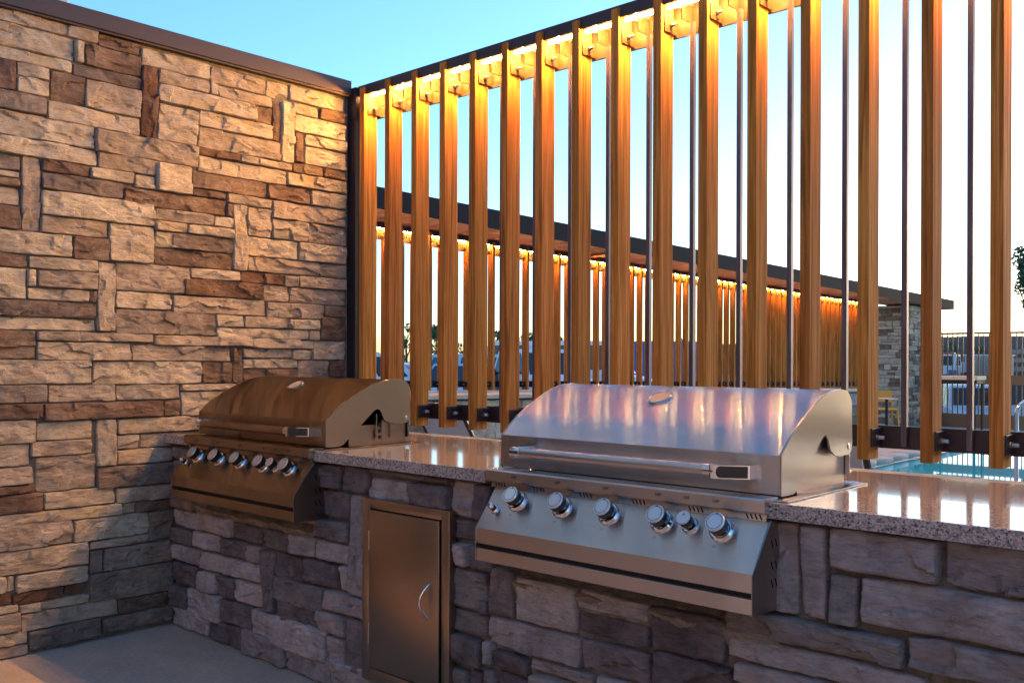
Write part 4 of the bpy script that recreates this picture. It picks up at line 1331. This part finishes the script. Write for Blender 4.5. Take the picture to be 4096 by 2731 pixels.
# ------------------------------------------------------------------ vehicles
def place(t, x, y, rz, z0):
    def P(mb, name, m_, par=None, sm=None):
        c, s = math.cos(rz), math.sin(rz)
        mb.v = [(x + c * a - s * b, y + s * a + c * b, z0 + zz) for a, b, zz in mb.v]
        return mb.obj(name, m_, par or t, sm)
    return P
def vehicle(x, y, rz, paint, label, kind='suv', group='vehicles parked beyond the pool area', z0=-0.26):
    nm = {'suv': 'parked_suv', 'sedan': 'parked_car', 'pickup': 'pickup_truck', 'van': 'parked_van'}[kind]
    t = thing(nm, (x, y, z0), label, {'suv': 'car', 'sedan': 'car', 'pickup': 'truck', 'van': 'van'}[kind], group)
    P = place(t, x, y, rz, z0)
    L, Wd, belt, top = {'suv': (4.7, 1.88, 1.0, 1.72), 'sedan': (4.7, 1.82, 0.92, 1.44), 'pickup': (5.6, 1.95, 1.08, 1.85), 'van': (5.4, 1.98, 1.15, 2.15)}[kind]
    h = L / 2
    low = [(-h, 0.45), (-h + .05, belt - .05), (-h + .25, belt), (h - 1.25, belt), (h - .35, belt - .14), (h, belt - .32), (h, 0.42), (h - .15, 0.28), (-h + .15, 0.28)]
    m = MB()
    bm_ = bmesh.new()
    ring = []
    for yy, sc in ((-Wd / 2, 0.985), (-Wd / 2 + .12, 1.0), (Wd / 2 - .12, 1.0), (Wd / 2, 0.985)):
        ring.append([(a * sc, yy, 0.28 + (b - 0.28) * (1.0 if abs(yy) < Wd / 2 - .05 else 0.97)) for a, b in low])
    n = len(low)
    vs_ = [p for r_ in ring for p in r_]
    fs_ = [tuple(range(n)), tuple(range(4 * n - 1, 3 * n - 1, -1))]
    for q in range(3):
        for i in range(n):
            fs_.append((q * n + i, q * n + (i + 1) % n, (q + 1) * n + (i + 1) % n, (q + 1) * n + i))
    bm_.free()
    body = P(MB().add(vs_, fs_), 'body', paint, None, 35)
    a0, a1, b0, b1 = {'suv': (-h + .12, h - 1.35, -h + .45, h - 2.05), 'sedan': (-h + .75, h - 1.3, -h + 1.35, h - 2.1), 'pickup': (-0.9, h - 1.5, -0.75, h - 2.15), 'van': (-h + .03, h - .75, -h + .1, h - 1.5)}[kind]
    y0_, y1_ = Wd / 2 - .06, Wd / 2 - .24
    def gh(f0, z):
        f = f0
        return [(a0 + (b0 - a0) * f, -(y0_ + (y1_ - y0_) * f), z), (a1 + (b1 - a1) * f, -(y0_ + (y1_ - y0_) * f), z), (a1 + (b1 - a1) * f, (y0_ + (y1_ - y0_) * f), z), (a0 + (b0 - a0) * f, (y0_ + (y1_ - y0_) * f), z)]
    cab = MB().add(gh(0, belt - .02) + gh(1, top), [(3, 2, 1, 0), (4, 5, 6, 7), (0, 1, 5, 4), (1, 2, 6, 5), (2, 3, 7, 6), (3, 0, 4, 7)])
    P(cab, 'cabin', paint, None, 35)
    def lerp(p, q, t_):
        return tuple(p[i] + (q[i] - p[i]) * t_ for i in range(3))
    lo, hi = gh(0.10, belt + (top - belt) * .10), gh(0.86, belt + (top - belt) * .86)
    def pane(A, B, C, D, off):
        cen = np.array([(a1 + a0) / 2, 0, (belt + top) / 2])
        pts = [np.array(q) for q in (A, B, C, D)]
        nn = np.cross(pts[1] - pts[0], pts[3] - pts[0])
        nn = nn / np.linalg.norm(nn)
        if nn @ (sum(pts) / 4 - cen) < 0:
            nn = -nn
        return MB().add([p_ + nn * .012 for p_ in pts] + [p_ - nn * .01 for p_ in pts], [(0, 1, 2, 3), (7, 6, 5, 4), (0, 4, 5, 1), (1, 5, 6, 2), (2, 6, 7, 3), (3, 7, 4, 0)])
    P(pane(lerp(lo[1], lo[2], .06), lerp(lo[1], lo[2], .94), lerp(hi[1], hi[2], .94), lerp(hi[1], hi[2], .06), 0), 'windscreen', carglass)
    P(pane(lerp(lo[3], lo[0], .08), lerp(lo[3], lo[0], .92), lerp(hi[3], hi[0], .92), lerp(hi[3], hi[0], .08), 0), 'rear_window', carglass)
    for i, j in ((0, 1), (3, 2)):
        for t0, t1 in ((.06, .34), (.37, .63), (.66, .93)):
            P(pane(lerp(lo[i], lo[j], t0), lerp(lo[i], lo[j], t1), lerp(hi[i], hi[j], t1), lerp(hi[i], hi[j], t0), 0), 'side_window', carglass)
    for sx in (-h + .85, h - .95):
        for sy in (-1, 1):
            wv = P(MB().lathe((sx, sy * (Wd / 2 - .21), .33), (0, sy, 0), [(0, .30), (.02, .33), (.20, .33), (.225, .30), (.225, .2), (.21, .2)], 20), 'wheel', tyre_m, None, 40)
            P(MB().lathe((sx, sy * (Wd / 2 - .21), .33), (0, sy, 0), [(.205, .21), (.218, .2), (.222, .05), (.23, .04)], 16), 'rim', zinc, wv, 40)
    for sy in (-1, 1):
        P(MB().box((h - .16, sy * .52, belt - .42), (h + .012, sy * .84, belt - .28), .01), 'headlight', lampglass)
        P(MB().box((-h - .01, sy * .66, belt - .30), (-h + .08, sy * .88, belt - .10), .01), 'tail_light', orange_l)
    P(MB().box((h - .05, -.5, belt - .48), (h + .015, .5, belt - .26)), 'grille', blackp)
    P(MB().box((h - .1, -Wd / 2 + .1, .34), (h + .05, Wd / 2 - .1, .5), .02), 'bumper', blackp)
    if kind == 'pickup':
        P(MB().box((-h + .12, -Wd / 2 + .14, belt + .001), (-0.95, Wd / 2 - .14, belt + .012)), 'bed_floor', blackp)
    return t
def gp(px, d):
    v = ray(px, 1442)
    return CAM[0] + v[0] * d, CAM[1] + v[1] * d
cars = [(1512, 27, 60, white_p, 'suv', 'white car behind the slats next to the dark corner post'),
        (1617, 33, 20, white_p, 'sedan', 'white car whose lamps show through the second slat gap'),
        (1840, 26, -60, silver_p, 'sedan', 'silver car parked beyond the pavilion counter'),
        (1982, 30, 80, silver_p, 'suv', 'pale silver car below the green leafy tree'),
        (2135, 27, -20, white_p, 'pickup', 'white pickup seen through the middle slats'),
        (2290, 30, 30, white_p, 'van', 'tall white van parked next to the blue box trailer')]
for px, d, a, pm, kd, lb in cars:
    x, y = gp(px, d)
    vehicle(x, y, R(a), pm, lb, kd)
x, y = gp(2555, 40)
tr = thing('box_trailer', (x, y, -.26), 'blue box trailer with white corner trim beyond the slats', 'trailer')
P = place(tr, x, y, R(40), -.26)
P(MB().box((-2.4, -1.1, .5), (2.4, 1.1, 2.35), .03), 'box', blue_p)
for sx in (-1, 1):
    for sy in (-1, 1):
        P(MB().box((sx * 2.37, sy * 1.07, .5), (sx * 2.43, sy * 1.13, 2.36)), 'corner_trim', white_p)
    P(MB().lathe((sx * .5, -1.0, .38), (0, -1, 0), [(0, .38), (.18, .38)], 18), 'wheel', tyre_m)
    P(MB().lathe((sx * .5, 1.0, .38), (0, 1, 0), [(0, .38), (.18, .38)], 18), 'wheel', tyre_m)
def tow_truck(px, d, rz, label, beacon=True, body=white_p, z0=-0.26):
    x, y = gp(px, d)
    t = thing('work_truck', (x, y, z0), label, 'truck', 'work trucks beyond the picket fence')
    P = place(t, x, y, rz, z0)
    P(MB().prism([(2.0, .5), (3.0, .5), (3.02, 1.15), (2.85, 1.25), (2.5, 2.05), (1.2, 2.1), (1.15, .5)], 1, -1.0, 1.0), 'cab', body, None, 30)
    P(MB().add([(2.87, -.85, 1.28), (2.87, .85, 1.28), (2.56, .8, 1.98), (2.56, -.8, 1.98)], [(0, 1, 2, 3)]), 'windscreen', carglass)
    for sy in (-1, 1):
        P(MB().box((1.4, sy * .995, 1.28), (2.45, sy * 1.012, 1.95)), 'side_window', carglass)
        P(MB().box((2.98, sy * .6, .75), (3.04, sy * .92, .98)), 'headlight', lampglass)
        P(MB().tube([(2.7, sy * 1.0, 1.3), (2.75, sy * 1.2, 1.45)], .015, 6), 'mirror_arm', blackp)
        P(MB().box((2.70, sy * 1.14, 1.35), (2.78, sy * 1.3, 1.7), .01), 'mirror', blackp)
        for sx in (2.2, -1.6):
            wv = P(MB().lathe((sx, sy * .78, .42), (0, sy, 0), [(0, .40), (.03, .42), (.24, .42), (.26, .38)], 20), 'wheel', tyre_m, None, 40)
            P(MB().lathe((sx, sy * .78, .42), (0, sy, 0), [(.25, .24), (.265, .22), (.27, .08), (.29, .06)], 16), 'rim', zinc, wv, 40)
    P(MB().box((-3.0, -1.05, .75), (1.1, 1.05, 1.0)), 'bed', body)
    P(MB().box((-2.8, -1.0, 1.001), (0.6, -.75, 1.55), .02), 'tool_locker', body)
    P(MB().box((-2.8, .75, 1.001), (0.6, 1.0, 1.55), .02), 'tool_locker', body)
    P(MB().box((2.95, -.95, .42), (3.12, .95, .62), .02), 'bumper', blackp)
    if beacon:
        P(MB().box((1.4, -.7, 2.1), (1.7, .7, 2.24), .03), 'beacon_bar', orange_l)
        P(MB().tube([(-2.6, 0, 1.0), (0.4, 0, 2.3)], .07, 10), 'boom', blackp)
    return t
tow_truck(3800, 72, R(-85), 'white work truck with an amber beacon bar behind the mesh')
tow_truck(4078, 33, R(-70), 'white work truck without a beacon beyond the picket fence', False, white_p, -1.4)
x, y = gp(3870, 34)
vehicle(x, y, R(-60), white_p, 'white pickup right behind the tall cream table', 'pickup', z0=-1.4)
x, y = gp(3812, 66)
bn = thing('blue_bin', (x, y, -.26), 'small blue bin behind the mesh fence', 'bin')
P = place(bn, x, y, 0, -.26)
P(MB().prism([(-.22, 0), (.22, 0), (.28, .9), (-.28, .9)], 1, -.25, .25), 'body', blue_p)
P(MB().box((-.3, -.28, .9), (.3, .28, .96)), 'lid', blue_p)

# ------------------------------------------------------------------ trees
def tree(px, d, zc, rad, label, n=900, name='slender_tree', leafs=0.16, group='young trees beyond the parked cars', seed=1, asp=1.3):
    g = random.Random(seed)
    x, y = gp(px, d)
    t = thing(name, (x, y, -.26), label, 'tree', group)
    tr_ = MB()
    tr_.tube([(x, y, -.26), (x + .05, y, zc * .45), (x - .03, y, zc + rad * .5)], [.07 + rad * .03, .05 + rad * .02, .015], 8)
    clumps = []
    for k in range(11):
        a, el = g.uniform(0, 6.28), g.uniform(-.9, 1.0)
        rr = rad * g.uniform(.35, .95)
        c = Vector((x + math.cos(a) * rr * math.cos(el), y + math.sin(a) * rr * math.cos(el), zc + math.sin(el) * rad * asp * .9))
        clumps.append((c, rad * g.uniform(.22, .42)))
        tr_.tube([(x, y, max(.3, c.z - rad * .8)), tuple((Vector((x, y, c.z - rad * .3)) + c) / 2), tuple(c)], [.03, .018, .006], 5)
    tr_.obj('trunk', bark, t, 50)
    lv = MB()
    for k in range(n):
        c, r_ = g.choice(clumps)
        v = Vector((g.gauss(0, 1), g.gauss(0, 1), g.gauss(0, 1))).normalized() * r_ * g.random() ** .5
        p = c + v
        a = Vector((g.gauss(0, 1), g.gauss(0, 1), g.gauss(0, 1))).normalized() * leafs * g.uniform(.5, 1)
        b = a.orthogonal().normalized() * leafs * g.uniform(.25, .5)
        lv.add([p - a, p + b, p + a, p - b], [(0, 1, 2, 3)])
    lv.obj('crown', leaf, t, fix=False)
    return t
tree(1625, 60, 2.3, 1.25, 'slender dark tree seen in the second gap of the slats', seed=1)
tree(1745, 66, 2.2, 1.35, 'slender dark tree seen in the third gap of the slats', seed=2)
tree(1832, 75, 1.6, 1.1, 'low bushy tree seen in the fourth gap of the slats', seed=3)
tree(1983, 62, 2.1, 1.2, 'green leafy tree above the pale silver car', seed=4)
tree(2112, 72, 1.9, 1.2, 'thin tree above the white pickup', seed=5)
tree(2241, 80, 1.8, 1.3, 'round tree above the white van', seed=6)
tree(1508, 70, 1.0, .9, 'small bush next to the dark corner post', seed=7)
tree(2725, 95, 2.0, 1.3, 'distant low tree behind the pavilion screen', seed=8)
tree(4172, 42, 5.1, 1.6, 'tall leafy tree over the work trucks', 5200, 'leafy_tree', .12, None, 9, 1.15)
tree(3790, 80, 1.5, 1.1, 'scrubby green bush in front of the brown hillside', 900, 'bush', .15, 'bushes below the hillside', 11)
tree(3905, 84, 1.4, 1.1, 'scrubby bush beside the tan shed', 900, 'bush', .15, 'bushes below the hillside', 12)
